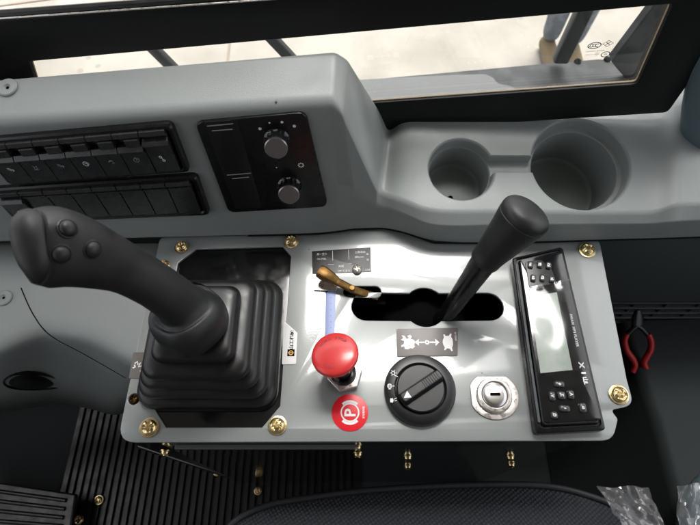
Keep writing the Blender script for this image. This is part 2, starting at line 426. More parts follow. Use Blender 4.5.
for i, (x, y, r) in enumerate([(181, 246, .0058), (291, 240.5, .0062), (148.5, 427, .0068), (277, 425, .0066), (163, 264.5, .005), (588, 249, .0068), (620, 394, .0070)]):
    screw(pan, P, *P.px(x, y, .003), .0002, r, 'brass', i * .7 + .3)
screw(pan, P, *P.px(134, 399, -.005), -.0075, .0042, 'bronze', .4, False)
for x, y in [(165, 454), (357, 449), (358, 456), (408, 462), (408, 471), (511, 462), (512, 469)]:
    p = aty(x, y, fy); screw(pan, Frame((0, fy + (.0035 if x < 360 and y < 460 else .006), 0), (1, 0, 0), (0, -1, 0)), p.x, p.z, 0, .0044, 'brass', x)

# stickers on the panel -------------------------------------------------
def sticker(name, f, quad, m, parent, z=.0006, r=.0012):
    return plate(name, f, [rnd([f.px(*q) for q in quad], r, 4)], z, .0005, m, parent, .0001)
Z = .00066
# round parking brake sticker
cx, cy = P.px(350, 412.5); pr = P.px(368.3, 412.5)[0] - cx
st = plate('parking_brake_sticker', P, [circ(cx, cy, pr, 48)], .0006, .0005, 'redst', pan, .0001)
k = pr / 19.5
g = [stroke_g(P, [ring_pts(9.3, 40)], 1.5, Z, cx, cy + 0 * k, k, 0)]
for a in (math.pi / 2, -math.pi / 2):
    g.append(stroke_g(P, [ring_pts(11.6, 16, a - .75, a + .75)], 2.6, Z, cx, cy, k, 0))
g.append(text_g(P, 'P', cx, cy, 12.0 * k, Z, R(90), 1.05, .02))
g.append(text_g(P, '驻车制动器', cx + 14.4 * k, cy, 2.5 * k, Z, R(90), 1.0, .02))
mesh('print', *join(g), 'white', st, fix=False)
# speed sticker with hare and tortoise
st = sticker('speed_sticker', P, [(396.5, 329), (397, 357), (457.5, 356), (458, 328)], 'sticker', pan)
cx, cy = P.px(427, 342.5); k = .00098
hare = [(-4, -9), (0, -9.5), (3, -8), (6, -8.5), (9, -6), (8, -3), (10, 0), (8, 3), (4, 4), (6, 7), (4, 9.5), (0, 8), (2, 5), (-1, 4), (-3, 8), (-7, 9), (-5, 5), (-8, 3), (-4, 1), (-5, -3), (-8, -4), (-8, -6.5), (-4, -6)]
tort = [(-4, -10), (-1.5, -7.5), (2, -8), (3.5, -11), (5, -10.5), (4.5, -7), (6, -3), (6.2, 0), (6, 4), (4.5, 7), (5.5, 10.5), (4, 11), (2, 8), (-2, 8), (-3, 10), (-4.5, 9.5), (-4, 6), (-5.5, 3), (-6, 0), (-5.5, -3), (-4, -6.5), (-5, -9)]
g = [poly_g(P, hare, Z, cx - 19 * k, cy + .3 * k, k * .78), poly_g(P, tort, Z, cx + 20 * k, cy, k * .82),
     stroke_g(P, [[(-11, 0), (-2.5, 0)], [(2.5, 0), (11, 0)], ring_pts(1.6, 12)], 1.5, Z, cx, cy, k),
     poly_g(P, [(-12, 0), (-8, 3.6), (-8, 1.2), (-8, -1.2), (-8, -3.6)], Z + 1e-5, cx, cy, k), poly_g(P, [(12, 0), (8, -3.6), (8, 0), (8, 3.6)], Z + 1e-5, cx, cy, k)]
g.append(text_g(P, 'SPEED-02', cx + 28.2 * k, cy + 6 * k, 1.6 * k, Z, R(90), 1.0))
mesh('print', *join(g), 'white', st, fix=False)
# black instruction label round the little brass lever
st = sticker('instruction_label', P, [(312, 251.5), (312.5, 274), (371, 272), (370.5, 247.5)], 'black', pan, .0006, .0004)
g = []
for s, x, y, h in [('高一空卜', 322, 254.3, 2.6), ('ON (开启)', 321.5, 259.3, 2.3), ('上部活动', 360, 252.3, 2.6), ('解除(OFF)', 359.5, 257.4, 2.3), ('关闭', 341, 266.5, 2.6), ('OFF 关 停 车', 344, 271, 2.1), ('止', 367.5, 254, 2.4), ('动', 367.7, 260, 2.4), ('ON', 367.5, 270, 2.0)]:
    g.append(text_g(P, s, *P.px(x, y), h * .00108, Z, R(1.5), .92))
q = lambda *a: [P.px(*p) for p in a]
g.append(stroke_g(P, [q((332.5, 251), (332.8, 261)), q((348.5, 250), (349, 260)), q((328, 265), (334, 264.6)), q((348, 264.2), (351.5, 264))], .00035, Z))
mesh('print', *join(g), 'white', st, fix=False)
screw(pan, P, *P.px(357, 269, .003), .0007, .0048, 'alu', .2, False)
# maker's strip beside the boot
st = sticker('name_strip', P, [(284, 321), (282, 364.5), (296, 364.5), (297.5, 333)], 'wsticker', pan, .0006, .001)
x, y = P.px(291, 353); s = .0034
mesh('print', *join([poly_g(P, [(-s, -s), (s, -s), (s, s), (-s, s)], Z, x, y), text_g(P, '山工机械', *P.px(291.6, 340), .0042, Z, R(90), 1.15, .03)]), 'deep', st, fix=False)
mesh('emblem', *join([stroke_g(P, [ring_pts(1.9, 16)], .9, Z + 1e-5, x, y, .001), stroke_g(P, [[(-2.8, 0), (2.8, 0)]], .7, Z + 2e-5, x, y, .001)]), 'gold', st, fix=False)
# worn taupe label at the left edge
st = sticker('worn_label', P, [(133.5, 352.5), (129, 378.5), (146, 379), (150, 352.5)], 'sticker', pan)
x, y = P.px(139, 366)
mesh('print', *stroke_g(P, [[(-4, 2), (-2, 4), (-1, 1), (1, 3), (0, -1), (3, 0), (4, 3)], [(-5, -2), (-3, -1), (-4, 1)], [(2, -5), (3.5, -4), (2.5, -3)]], 1.3, Z, x, y, .00105), 'white', st, fix=False)
# pale blue strip with a dark blue corner, below the brass lever
st = sticker('blue_strip', P, [(326, 285), (325, 338), (334.5, 338), (336, 285)], 'pale', pan, .0006, .0003)
mesh('print', *join([poly_g(P, q((326.2, 285), (325.8, 294), (330, 289.5), (335.5, 285)), Z), poly_g(P, circ(*P.px(332.6, 290.3), .0009, 10), Z),
     *[poly_g(P, circ(*P.px(331, yy), .0004, 6), Z) for yy in (298, 304, 310, 316, 322, 328, 334)]]), 'blue', st, fix=False)

# ================================================================== LITTLE BRASS LEVER
lv = thing('toggle_lever', at(362, 292, 0), 'small bent brass lever poking out of a slot in the black instruction label', 'lever')
pts = [at(377, 297, -.007), at(366, 294, -.001), at(354, 290, .005), at(342, 284, .010), at(330, 278, .014)]
mesh('arm', *tube_g(resample([tuple(p) for p in pts], 16), (.0042, .0020), 14, up=(0, 0, 1), sq=3), 'bronze', lv, smooth=True, auto=50)
mesh('handle', *tube_g([at(337, 281, .012), at(331, 277.5, .014), at(323, 273, .0155), at(319, 271, .0155)], [(.0040, .0022), (.0056, .0034), (.0068, .0048), (.0060, .0040)], 16, sq=4), 'bronze', lv, smooth=True, auto=50)
mesh('pivot', *lathe_g(P, *P.px(352, 289, .006), [(.0032, .001), (.0032, .0085), (.0024, .0095), (.00001, .0097)], 20), 'bronze', lv, auto=35)
mesh('backing', *prism_g(P, [P.px(*p) for p in [(313, 281), (314, 291), (336, 292), (339, 282)]], .0002, .0022), 'alu', lv, bevel=.0006)

# ================================================================== JOYSTICK
bx, by = P.px(214, 342)
js = thing('joystick', (bx, by, -.0036), 'big black joystick with a square pleated boot and three domed buttons on its grip', 'joystick')
tx, ty = at(193, 318, .082).x, at(193, 318, .082).y
vs, fs = [], []; NR, NC = 150, 8
H = .080
for i in range(NR + 1):
    t = i / NR; z = -.0035 + H * t
    u_ = min(1, t / .80); s = .0605 * (1 - u_) + .0365 * u_
    ph = (t * 5.0) % 1.0
    s += .0150 * (abs(math.sin(math.pi * ph)) ** .5) - .0095; z += -.0016 * math.sin(2 * math.pi * ph) * (t > .02)
    if t > .80: s = .0325 + .0012 * math.sin(math.pi * (t - .8) / .2)
    if t > .88: s -= .0075 * ((t - .88) / .12) ** 2.2
    if t < .02: s = .0640
    cx, cy = bx + (tx - bx) * t ** 1.3, by + (ty - by) * t ** 1.3
    sy = s * 1.0; r = s * .28
    for qx, qy, a0 in ((1, 1, 0), (-1, 1, 90), (-1, -1, 180), (1, -1, 270)):
        for k in range(NC + 1):
            a = R(a0 + 90 * k / NC); vs.append((cx + qx * (s - r) + r * math.cos(a), cy + qy * (sy - r) + r * math.sin(a), z))
n = 4 * (NC + 1)
for i in range(NR):
    for k in range(n): fs.append((i * n + k, i * n + (k + 1) % n, (i + 1) * n + (k + 1) % n, (i + 1) * n + k))
fs.append(tuple(range(NR * n, NR * n + n)))
boot = mesh('boot', vs, fs, 'rubber', js, smooth=True, auto=60)
secs = [(190, 321, .083, .0272, .0272), (189.6, 320, .085, .0288, .0288), (188.5, 317.5, .092, .0286, .0284), (186.5, 313, .0985, .0272, .0270), (184, 308.5, .103, .0215, .0215), (179, 303, .110, .0180, .0182), (166, 293, .125, .0170, .0174),
        (148, 281, .141, .0168, .0174), (122, 267, .160, .0176, .0184), (96, 257, .178, .0204, .0198), (72, 250, .193, .0230, .0200), (52, 247, .203, .0245, .0195), (36, 246.5, .209, .0225, .0175)]
pp = resample([(*at(x, y, z), a, b) for x, y, z, a, b in secs], 70)
grip = mesh('grip', *tube_g([p[:3] for p in pp], [(p[3], p[4]) for p in pp], 40, up=(.55, -.35, .75), sq=2.45), 'grip', js, smooth=True, auto=75)
cp = [(37, 246.5, .2086, .0228, .0178), (35, 246.5, .2094, .0217, .0167), (33.5, 246.5, .2100, .0217, .0167), (32, 246.6, .2106, .0224, .0172), (26, 247, .2125, .0215, .0162), (19, 248, .2140, .0175, .0130), (14.5, 249, .2146, .011, .008), (13, 249.2, .2148, .004, .003)]
mesh('end_cap', *tube_g([at(x, y, z) for x, y, z, _, _ in cp], [(a, b) for *_, a, b in cp], 40, up=(.55, -.35, .75), sq=2.4), 'grip', js, smooth=True, auto=75)
for x, y in [(66, 227), (59.5, 252.5), (91, 248)]:
    p, nn = cast(grip, x + 1.5, y + 1.5); f = facing(p, nn)
    b = mesh('button', *lathe_g(f, 0, 0, [(.0060, -.004), (.0060, .0003), (.0053, .0007), (.0049, .0004), (.0047, .0016), (.0040, .0028), (.0026, .0036), (.0011, .0039), (.00001, .0040)], 32), 'grip', js, smooth=True, auto=50)

# ================================================================== GEAR LEVER
b0 = at(436, 324, -.03); b1 = at(448, 313, 0); t1 = at(486, 259, .083); t2 = at(509, 231, .112); t3 = at(527.5, 213, .128)
gl = thing('gear_lever', b0, 'black range lever with a fat bottle shaped knob leaning out of the long slot', 'lever')
mesh('rod', *tube_g([b0, b1, b1.lerp(t1, .5), t1], [.0074, .0082, .0092, .0106], 20, sq=2.6), 'satin', gl, smooth=True, auto=60)
ax = (t3 - t1).normalized(); L = (t3 - t1).length
prof = [(-.004, .0106), (-.002, .0118), (.006, .0124), (L * .35, .0144), (L * .62, .0165), (L * .80, .0182), (L * .855, .0187), (L * .868, .0183), (L * .882, .0187), (L * .95, .0190), (L * 1.0, .0184), (L * 1.045, .0168), (L * 1.08, .0142), (L * 1.105, .0108), (L * 1.122, .0070), (L * 1.13, .0030), (L * 1.131, .0004)]
pr2 = resample(prof, 90)
mesh('knob', *tube_g([t1 + ax * d for d, _ in pr2], [max(r * 1.11, .0003) for _, r in pr2], 36), 'grip', gl, smooth=True, auto=70)
mesh('gate_gaiter', *lathe_g(Frame((bc[0], bc[1], -.03), (1, 0, 0), (0, 0, 1)), 0, 0, [(.045, 0), (.03, .004), (.012, .012), (.00001, .014)], 32), 'deep', gl, smooth=True)

# ================================================================== EMERGENCY BUTTON
nx, ny = P.px(344.5, 374.5, .004)
eb = thing('emergency_button', (nx, ny, 0), 'red mushroom push button on a steel hex nut, above the round red sticker', 'push button')
hexa = [(a, b) for a, b in circ(0, 0, .0165, 6, a0=.25)]
mesh('nut', *prism_g(Frame((nx, ny, .0003), (1, 0, 0), (0, 0, 1)), rnd(hexa, .001, 2), 0, .006), 'alu', eb, bevel=.0009)
h3 = at(334.2, 353, .046); axE = (h3 - V((nx, ny, 0))).normalized(); fE = Frame((nx, ny, 0), (1, 0, 0), axE); LE = (h3 - V((nx, ny, 0))).length
mesh('collar', *lathe_g(fE, 0, 0, [(.0118, .003), (.0118, .0075), (.0108, .0085), (.0098, .0085), (.0098, .006)], 36), 'satin', eb, auto=35)
mesh('stem', *lathe_g(fE, 0, 0, [(.0085, .004), (.0085, LE - .006), (.0095, LE - .004)], 28), 'chrome', eb, auto=35)
hp = [(.0060, LE - .0070), (.0180, LE - .0070), (.0198, LE - .0062), (.0205, LE - .0045), (.0205, LE - .0025), (.0198, LE - .0008), (.0184, LE + .0002), (.0160, LE + .0010), (.0120, LE + .0018), (.0070, LE + .0024), (.0025, LE + .0026), (.00001, LE + .0026)]
hd = mesh('mushroom_head', *lathe_g(fE, 0, 0, hp, 56), 'red', eb, smooth=True, auto=70)
def arc_text(f, s, r, h, z, a0, step, flip=False):
    g = []
    for i, c in enumerate(s):
        a = a0 - step * (i - (len(s) - 1) / 2) * (1 if not flip else -1)
        g.append(text_g(f, c, r * math.cos(a), r * math.sin(a), h, z, a - math.pi / 2 + (math.pi if flip else 0), 1, .03))
    return join(g)
mesh('pressed_lettering', *join([arc_text(fE, 'PUSH STOP', .0135, .0030, LE + .0019, R(95), .22), arc_text(fE, 'TURN', .0135, .0028, LE + .0019, R(250), .2, True)]), 'red2', hd, fix=False)

# ================================================================== ROTARY SWITCH
cx, cy = P.px(420, 389.5, .004); r0 = .0322
rs = thing('rotary_switch', (cx, cy, 0), 'round black rotary light switch with a ridged bar grip and white lamp symbols', 'rotary switch')
fR = Frame((cx, cy, 0), (1, 0, 0), (0, 0, 1))
bz = mesh('bezel', *lathe_g(fR, 0, 0, [(r0, .0002), (r0, .005), (r0 - .0012, .0072), (r0 - .0035, .0082), (.0238, .0086), (.0226, .0078), (.0222, .004)], 72), 'black', rs, auto=32)
dial = mesh('dial', *lathe_g(fR, 0, 0, [(.0215, .004), (.0215, .0092), (.0205, .0102), (.00001, .0102)], 64), 'black', rs, auto=32)
ang = R(33); fD = Frame((cx, cy, 0), (math.cos(ang), math.sin(ang), 0), (0, 0, 1))
bar = [(-.0205, -.0062), (.0205, -.0062), (.0213, -.003), (.0213, .003), (.0205, .0062), (-.0205, .0062), (-.0213, .003), (-.0213, -.003)]
vs = [fD.w(x, y, .0100) for x, y in bar] + [fD.w(x * .98, y * .62, .0172) for x, y in bar]
mesh('bar_grip', vs, [tuple(range(8, 16))] + [(i, (i + 1) % 8, 8 + (i + 1) % 8, 8 + i) for i in range(8)], 'black', rs, bevel=.0008)
mesh('grip_ridges', *join([box_g(fD, .002 + i * .0022, .003 + i * .0022, -.0034, .0034, .0168, .0177) for i in range(8)]), 'black', rs, bevel=.0002, seg=1)
mesh('pointer', *poly_g(fD.up(.01725), [(-.0195, 0), (-.0135, -.0034), (-.0135, .0034)], .0001), 'white', rs, fix=False)
g = []
for i, a in enumerate((150, 176, 203)):
    a = R(a); x, y = .0278 * math.cos(a), .0278 * math.sin(a); fz = .00885
    if i == 0: g.append(stroke_g(fR, [ring_pts(1.5, 14), *[[(2.1 * math.cos(t), 2.1 * math.sin(t)), (3 * math.cos(t), 3 * math.sin(t))] for t in [k * math.pi / 3 for k in range(6)]], [(1, -2), (4, -3.5)]], .6, fz, x, y, .001))
    if i == 1: g.append(stroke_g(fR, [ring_pts(1.9, 14), [(-.7, -1), (-.7, 1.2), (.7, 1.2), (.7, -1)], [(2.4, 0), (4.6, 0)], [(-1, -2.6), (1, -2.6)]], .6, fz, x, y, .001))
    if i == 2: g += [poly_g(fR, [(-2.2, -1.6), (.2, -2), (1, 0), (.2, 2), (-2, 1.6)], fz, x, y, .001), stroke_g(fR, [[(1.5, 1), (3.8, 2.2)], [(1.7, -.5), (4, 0)]], .6, fz, x, y, .001)]
mesh('lamp_symbols', *join(g), 'white', bz, fix=False)

# ================================================================== KEY SWITCH
cx, cy = P.px(494, 395.5, .002)
ks = thing('key_switch', (cx, cy, 0), 'round metal ignition lock with a key slot, between the rotary switch and radio', 'ignition lock')
fK = Frame((cx, cy, 0), (1, 0, 0), (0, 0, 1))
fl = []
for k in range(60):
    a = 2 * math.pi * k / 60; r = .0218 + .0006 * math.cos(2 * a)
    x, y = r * math.cos(a), r * math.sin(a); fl.append((x, y))
fl = [(max(x, -.0205), min(y, .0175) if abs(x) < .02 else y) for x, y in fl]
plate('flange', fK, [fl, circ(0, 0, .0145, 40)[::-1]], .0016, .0014, 'alu', ks, .0004)
mesh('threaded_ring', *lathe_g(fK, 0, 0, [(.0160, .0005), (.0160, .004), (.0150, .0052), (.0128, .0056), (.0118, .005), (.0112, .0035), (.0112, .001)], 56, lambda a, r, z: 1 + (.012 * math.cos(24 * a) if r > .0155 else 0)), 'alu', ks, auto=35)
cyl = mesh('lock_barrel', *lathe_g(fK, 0, 0, [(.0111, .001), (.0111, .0050), (.0102, .0058), (.0076, .0063), (.0045, .0066), (.00001, .0067)], 48), 'steel', ks, auto=35)
mesh('key_slot', *prism_g(fK, rnd([(-.0046, -.0013), (.0046, -.0013), (.0046, .0013), (-.0046, .0013)], .0008, 3), .0060, .0070), 'deep', cyl)

# ================================================================== RADIO
rc = [P.px(*q_, .010) for q_ in [(512.5, 257.5), (536, 433.5), (606.5, 430), (563, 246)]]
ctr = (sum(p[0] for p in rc) / 4, sum(p[1] for p in rc) / 4)
ra = thing('car_radio', (*ctr, 0), 'long black radio with a pale screen under clear film and rubber keys', 'radio')
def ins(quad, d):
    c = V((sum(p[0] for p in quad) / 4, sum(p[1] for p in quad) / 4)); o = []
    for i, p in enumerate(quad):
        p = V(p); a = (V(quad[i - 1]) - p).normalized(); b = (V(quad[(i + 1) % 4]) - p).normalized(); o.append(tuple(p + (a + b) * d))
    return o
def bil(u, v):      # u left-right, v top-bottom
    a, b, c, d = [V(p) for p in rc]
    return tuple((a * (1 - u) + d * u) * (1 - v) + (b * (1 - u) + c * u) * v)
def loft_loops(loops):
    n = len(loops[0][0]); vs, fs = [], []
    for lp, z in loops: vs += [(x, y, z) for x, y in lp]
    for i in range(len(loops) - 1):
        for k in range(n): fs.append((i * n + k, i * n + (k + 1) % n, (i + 1) * n + (k + 1) % n, (i + 1) * n + k))
    fs += [tuple(range((len(loops) - 1) * n, len(loops) * n)), tuple(range(n))[::-1]]
    return vs, fs
L_ = lambda d, r: rnd(ins(rc, d), r, 5)
mesh('housing', *loft_loops([(L_(0, .004), .0003), (L_(0, .004), .0085), (L_(.0008, .004), .0100), (L_(.0032, .0035), .0108), (L_(.0040, .003), .0092), (L_(.0052, .003), .0092), (L_(.0060, .003), .0118), (L_(.0068, .0028), .0124)]), 'satin', ra, auto=25)
fT = P.up(.0124)
face = [bil(.115, .035), bil(.125, .955), bil(.935, .955), bil(.925, .035)]
fc = plate('fascia', P, [rnd(face, .003, 4)], .0134, .0012, 'gloss', ra, .0004)
def sub(u0, u1, v0, v1): return [bil(u0, v0), bil(u0, v1), bil(u1, v1), bil(u1, v0)]
plate('key_pad', P, [rnd([bil(.20, .055), bil(.20, .225), bil(.70, .225), bil(.66, .13), bil(.50, .065)], .003, 4)], .0142, .001, 'black', ra, .0003)
def rkey(u, v, a, b, z=.0140, rot=-.22):
    x, y = bil(u, v); f = Frame((x, y, 0), (math.cos(rot), math.sin(rot), 0), (0, 0, 1))
    o = rnd([(-a, -b), (a, -b), (a, b), (-a, b)], min(a, b) * .8, 4)
    lp = [(o, z), (o, z + .0014), ([(p[0] * .86, p[1] * .86) for p in o], z + .0022), ([(p[0] * .55, p[1] * .55) for p in o], z + .0025)]
    vs, fs = [], []; n = len(o)
    for l, zz in lp: vs += [f.w(p[0], p[1], zz) for p in l]
    for i in range(3):
        for k in range(n): fs.append((i * n + k, i * n + (k + 1) % n, (i + 1) * n + (k + 1) % n, (i + 1) * n + k))
    fs.append(tuple(range(3 * n, 4 * n)))
    b = mesh('button', vs, fs, 'button', ra, smooth=True, auto=60)
    return b, f, z + .0026
for j, (u, v) in enumerate([(.28, .085), (.45, .095), (.61, .112), (.29, .170), (.455, .180), (.62, .198)]):
    b, f, z = rkey(u, v, .0027, .0040)
    mesh('print', *text_g(f, '142536'[j], 0, 0, .0036, z, 0, 1.1, .02), 'white', b, fix=False)
for u, v, a, b_, s in [(.42, .772, .0045, .0026, '+'), (.285, .828, .0026, .0042, '<'), (.425, .828, .0034, .0036, 'M'), (.565, .828, .0027, .0040, '>'), (.435, .893, .0046, .0027, '-'), (.70, .895, .0030, .0042, 'B'), (.27, .922, .0030, .0030, 'o')]:
    b, f, z = rkey(u, v, a, b_, .0134, -.05)
    mesh('print', *text_g(f, s, 0, 0, .0008 if s == '-' else .0026, z, 0, 1.1, .02), 'white', b, fix=False)
mesh('screen', *prism_g(P, sub(.17, .67, .275, .705), .0135, .0139), 'lcd', ra, bevel=.0002)
plate('side_strip', P, [rnd([bil(.022, .05), bil(.035, .95), bil(.075, .95), bil(.065, .05)], .001, 3)], .0126, .001, 'plastic_d', ra, .0003)
vd = V(bil(.8, 1)) - V(bil(.8, 0)); va = math.atan2(vd.y, vd.x)
mesh('side_print', *join([text_g(P, 'FM/AM  MP3 PLAYER', *bil(.83, .50), .0026, .01348, va, 1.0, .01), text_g(P, 'X', *bil(.825, .685), .0046, .01348, va, 1.2, .04), text_g(P, 'I', *bil(.83, .725), .0040, .01348, va, 1.6, .05), text_g(P, '山I.', *bil(.835, .765), .0048, .01348, va, 1.0, .04)]), 'white', fc, fix=False)
vs, fs = [], []; NU, NV = 16, 34
for i in range(NV + 1):
    for k in range(NU + 1):
        u, v = k / NU, i / NV; x, y = bil(.13 + .80 * u, .215 + .495 * v)
        z = .0143 + .0005 * noise.noise(V((u * 2, v * 3, 2))) + .0012 * max(0, .10 - v) * 10 * (.5 + noise.noise(V((u * 4, 1, 1)))) + .0004 * max(0, v - .9) * 10 * (.5 + noise.noise(V((u * 5, 3, 1))))
        vs.append((x, y, z))
for i in range(NV):
    for k in range(NU): a = i * (NU + 1) + k; fs.append((a, a + 1, a + NU + 2, a + NU + 1))
mesh('protective_film', vs, fs, 'film', ra, smooth=True)

# ================================================================== DASHBOARD
A = at(120, 238, .004); B = at(300, 233.5, .004); Xd = (B - A).normalized()
lean = V((0, math.sin(R(12)), math.cos(R(12))))
F = Frame(A, Xd, Xd.cross(lean))
def Fp(x, y, w=0.0): return F.w(*F.px(x, y, w), w)
C0, C1 = Fp(0, 122), Fp(320, 101.5)
topN = (C1 - C0).cross(V((0, math.cos(R(12)), math.sin(R(12))))).normalized()
T0, T1 = hit(0, 78, C0, topN), hit(335, 50, C0, topN)
def block_station(x):
    """x along the face in frame F"""
    c0, c1 = F.px(0, 122), F.px(320, 101.5); t = (x - c0[0]) / (c1[0] - c0[0]); yc = c0[1] + (c1[1] - c0[1]) * t
    c = F.w(x, yc); tt = (c.x - T0.x) / (T1.x - T0.x); bk = T0.lerp(T1, tt)
    b = F.w(x, F.px(120, 238)[1] - .0); b.z = .004
    return [b, F.w(x, yc * .4), c, bk, V((bk.x, bk.y + .01, -.02))]
S = []
for pxx in (-220, -60, 100, 240, 312):
    S.append(block_station(F.px(pxx, 200 if pxx < 312 else 170)[0]))
sh0, sh1, sh2 = at(450, 212, .047), at(640, 212.5, .047), aty(520, 122, .127)
SF = Frame(sh0, sh1 - sh0, (sh1 - sh0).cross(sh2 - sh0))
def shelf(x, y): return hit(x, y, SF.O, SF.N)
S.append([at(340, 230.5, .004), Fp(338, 190, -.001), hit(332, 101, C0, topN), hit(335, 50, C0, topN), hit(335, 50, C0, topN) + V((0, .01, -.2))])
bk = hit(347, 57, C0 + V((0, 0, -.004)), topN)
S.append([at(352, 228.5, .004), Fp(352, 190, -.003), hit(342, 112, C0 + V((0, 0, -.006)), topN), bk, bk + V((0, .01, -.2))])
S.append([at(384, 227.5, .004), at(382, 208, .030), at(379, 192, .044), aty(387, 140, .118), aty(387, 140, .118) + V((0, .02, -.16))])
S.append([at(404, 231.5, .004), at(402, 214, .034), at(400, 199, .046), shelf(402, 131), shelf(402, 131) + V((0, .02, -.16))])
S.append([at(434, 242, .004), at(432, 227, .036), shelf(430, 212), shelf(430, 129), shelf(430, 129) + V((0, .02, -.16))])
for x, yb, ym, yc, yk, dz in [(500, 242.5, 225, 211, 123, 0), (600, 239.5, 224.5, 213, 115, 0), (655, 238, 224, 212.5, 111, 0), (672, 237.5, 222, 209, 108, .008), (684, 237, 221, 208, 107, .007), (860, 232, 216, 203, 95, .006)]:
    c_ = shelf(x, yc); bk = shelf(x, yk); S.append([at(x, yb, .004), at(x, ym, .037 + dz * .6), c_ + V((0, 0, dz)), bk + V((0, 0, dz)), bk + V((0, .02, -.16))])
for s in S[-9:]:      # run the shelf on under the window frame
    k_ = (s[3] - s[2]).normalized() * .018; s[3] = s[3] + k_; s[4] = s[4] + k_
rails = []
for j in range(5):
    rails.append(rnd3([s[j] for s in S], [.02, .02, .02, .02, .02, .003, .005, .010, .03, .03, .02, .02, .012, .010, .010, .01][:len(S)], 5))
# denser sections between the corners keep the surface even
vs, fs = [], []; ns = len(rails[0])
secs = []
for i in range(ns):
    p = [rails[j][i] for j in range(5)]
    wb = min(1, max(0, (.075 - p[2].x) / .09)); pr_ = rnd3(p, [0, .0018 + .007 * wb, .0032 + .0048 * wb, .005, 0], 6)
    pin = p[0] + V((0, .02, 0)); secs.append([pin] + pr_ + [V((p[4].x, p[4].y, -.12)), V((pin.x, pin.y, -.12))])
m_ = len(secs[0])
for s in secs: vs += s
for i in range(ns - 1):
    for k in range(m_): fs.append((i * m_ + k, i * m_ + (k + 1) % m_, (i + 1) * m_ + (k + 1) % m_, (i + 1) * m_ + k))
fs += [tuple(range(m_))[::-1], tuple(range((ns - 1) * m_, ns * m_))]
dash = thing('dashboard', (0, .08, 0), 'moulded grey plastic dashboard with a raised block and a shelf of cup holders', 'dashboard')
body = mesh('body', vs, fs, 'plastic', None)
# cup holders
def cup(x0, x1, yc, depth, ledge, step):
    a, b = SF.px(x0, yc), SF.px(x1, yc); r = (b[0] - a[0]) / 2; c = ((a[0] + b[0]) / 2, a[1])
    pr_ = [(r - step - .006, -depth), (r - step - .0015, -depth + .002), (r - step - .0005, -depth + .006), (r - step, -ledge - .0015), (r - step + .0008, -ledge), (r - .0012, -ledge + .0004), (r - .0006, -.003), (r + .0002, -.0012), (r + .0014, -.0002), (r + .0030, .0006), (r + .0034, .03)]
    return c, r, lathe_g(SF, *c, pr_, 72)
cs, rs_, g1 = cup(428.5, 494.5, 169, .052, .013, .0022)
cb, rb_, g2 = cup(531.5, 630, 163.5, .075, .0165, .0052)
yc_ = SF.px(512, 164)[1]; hw = .0088
chn = rnd([(cs[0], yc_ - hw), (cb[0], yc_ - hw), (cb[0], yc_ + hw), (cs[0], yc_ + hw)], .001, 2)
lo = [(x, yc_ + (y - yc_) * .93) for x, y in chn]; hi = [(x, yc_ + (y - yc_) * 1.14) for x, y in chn]
g3 = loft_loops([(lo, -.0125), (chn, -.0015), (hi, .0006), (hi, .03)]); g3 = ([SF.w(*v) for v in g3[0]], g3[1])
boolean_cut(body, [g1, g2, g3])
body.parent = dash; body.data.transform(Matrix.Translation(-dash.location))
bm = bmesh.new(); bm.from_mesh(body.data)
bmesh.ops.remove_doubles(bm, verts=bm.verts, dist=2e-5)
for f_ in bm.faces: f_.smooth = True
for e_ in bm.edges:
    if len(e_.link_faces) == 2 and e_.calc_face_angle(0) > R(27): e_.smooth = False
bm.to_mesh(body.data); bm.free()
wn = body.modifiers.new('weighted normals', 'WEIGHTED_NORMAL'); wn.keep_sharp = True; wn.weight = 80
mesh('drain_hole', *lathe_g(SF, cs[0] - .002, cs[1] - rs_ * .30, [(.0026, -.0522), (.0026, -.0514), (.00001, -.0514)], 20), 'deep', dash)
mesh('lower_edge_seam', *tube_g([s[0] + V((0, -.0002, -.0012)) for s in S[3:]], .0011, 8), 'seam', dash)
p, nn = cast(body, 8, 88); f = facing(p, nn)
cap = mesh('screw_cap', *lathe_g(f, 0, 0, [(.0085, -.001), (.0085, .0012), (.0075, .002), (.0032, .0016), (.002, .0004), (.00001, .0004)], 36), 'plastic', dash, auto=35)
mesh('cap_hole', *lathe_g(f, 0, 0, [(.0014, .0006), (.00001, .0007)], 16), 'deep', cap)
mesh('pip', *lathe_g(facing(*cast(body, 276, 102)), 0, 0, [(.0011, -.0003), (.0009, .0006), (.00001, .0007)], 16), 'plastic_d', dash, smooth=True)

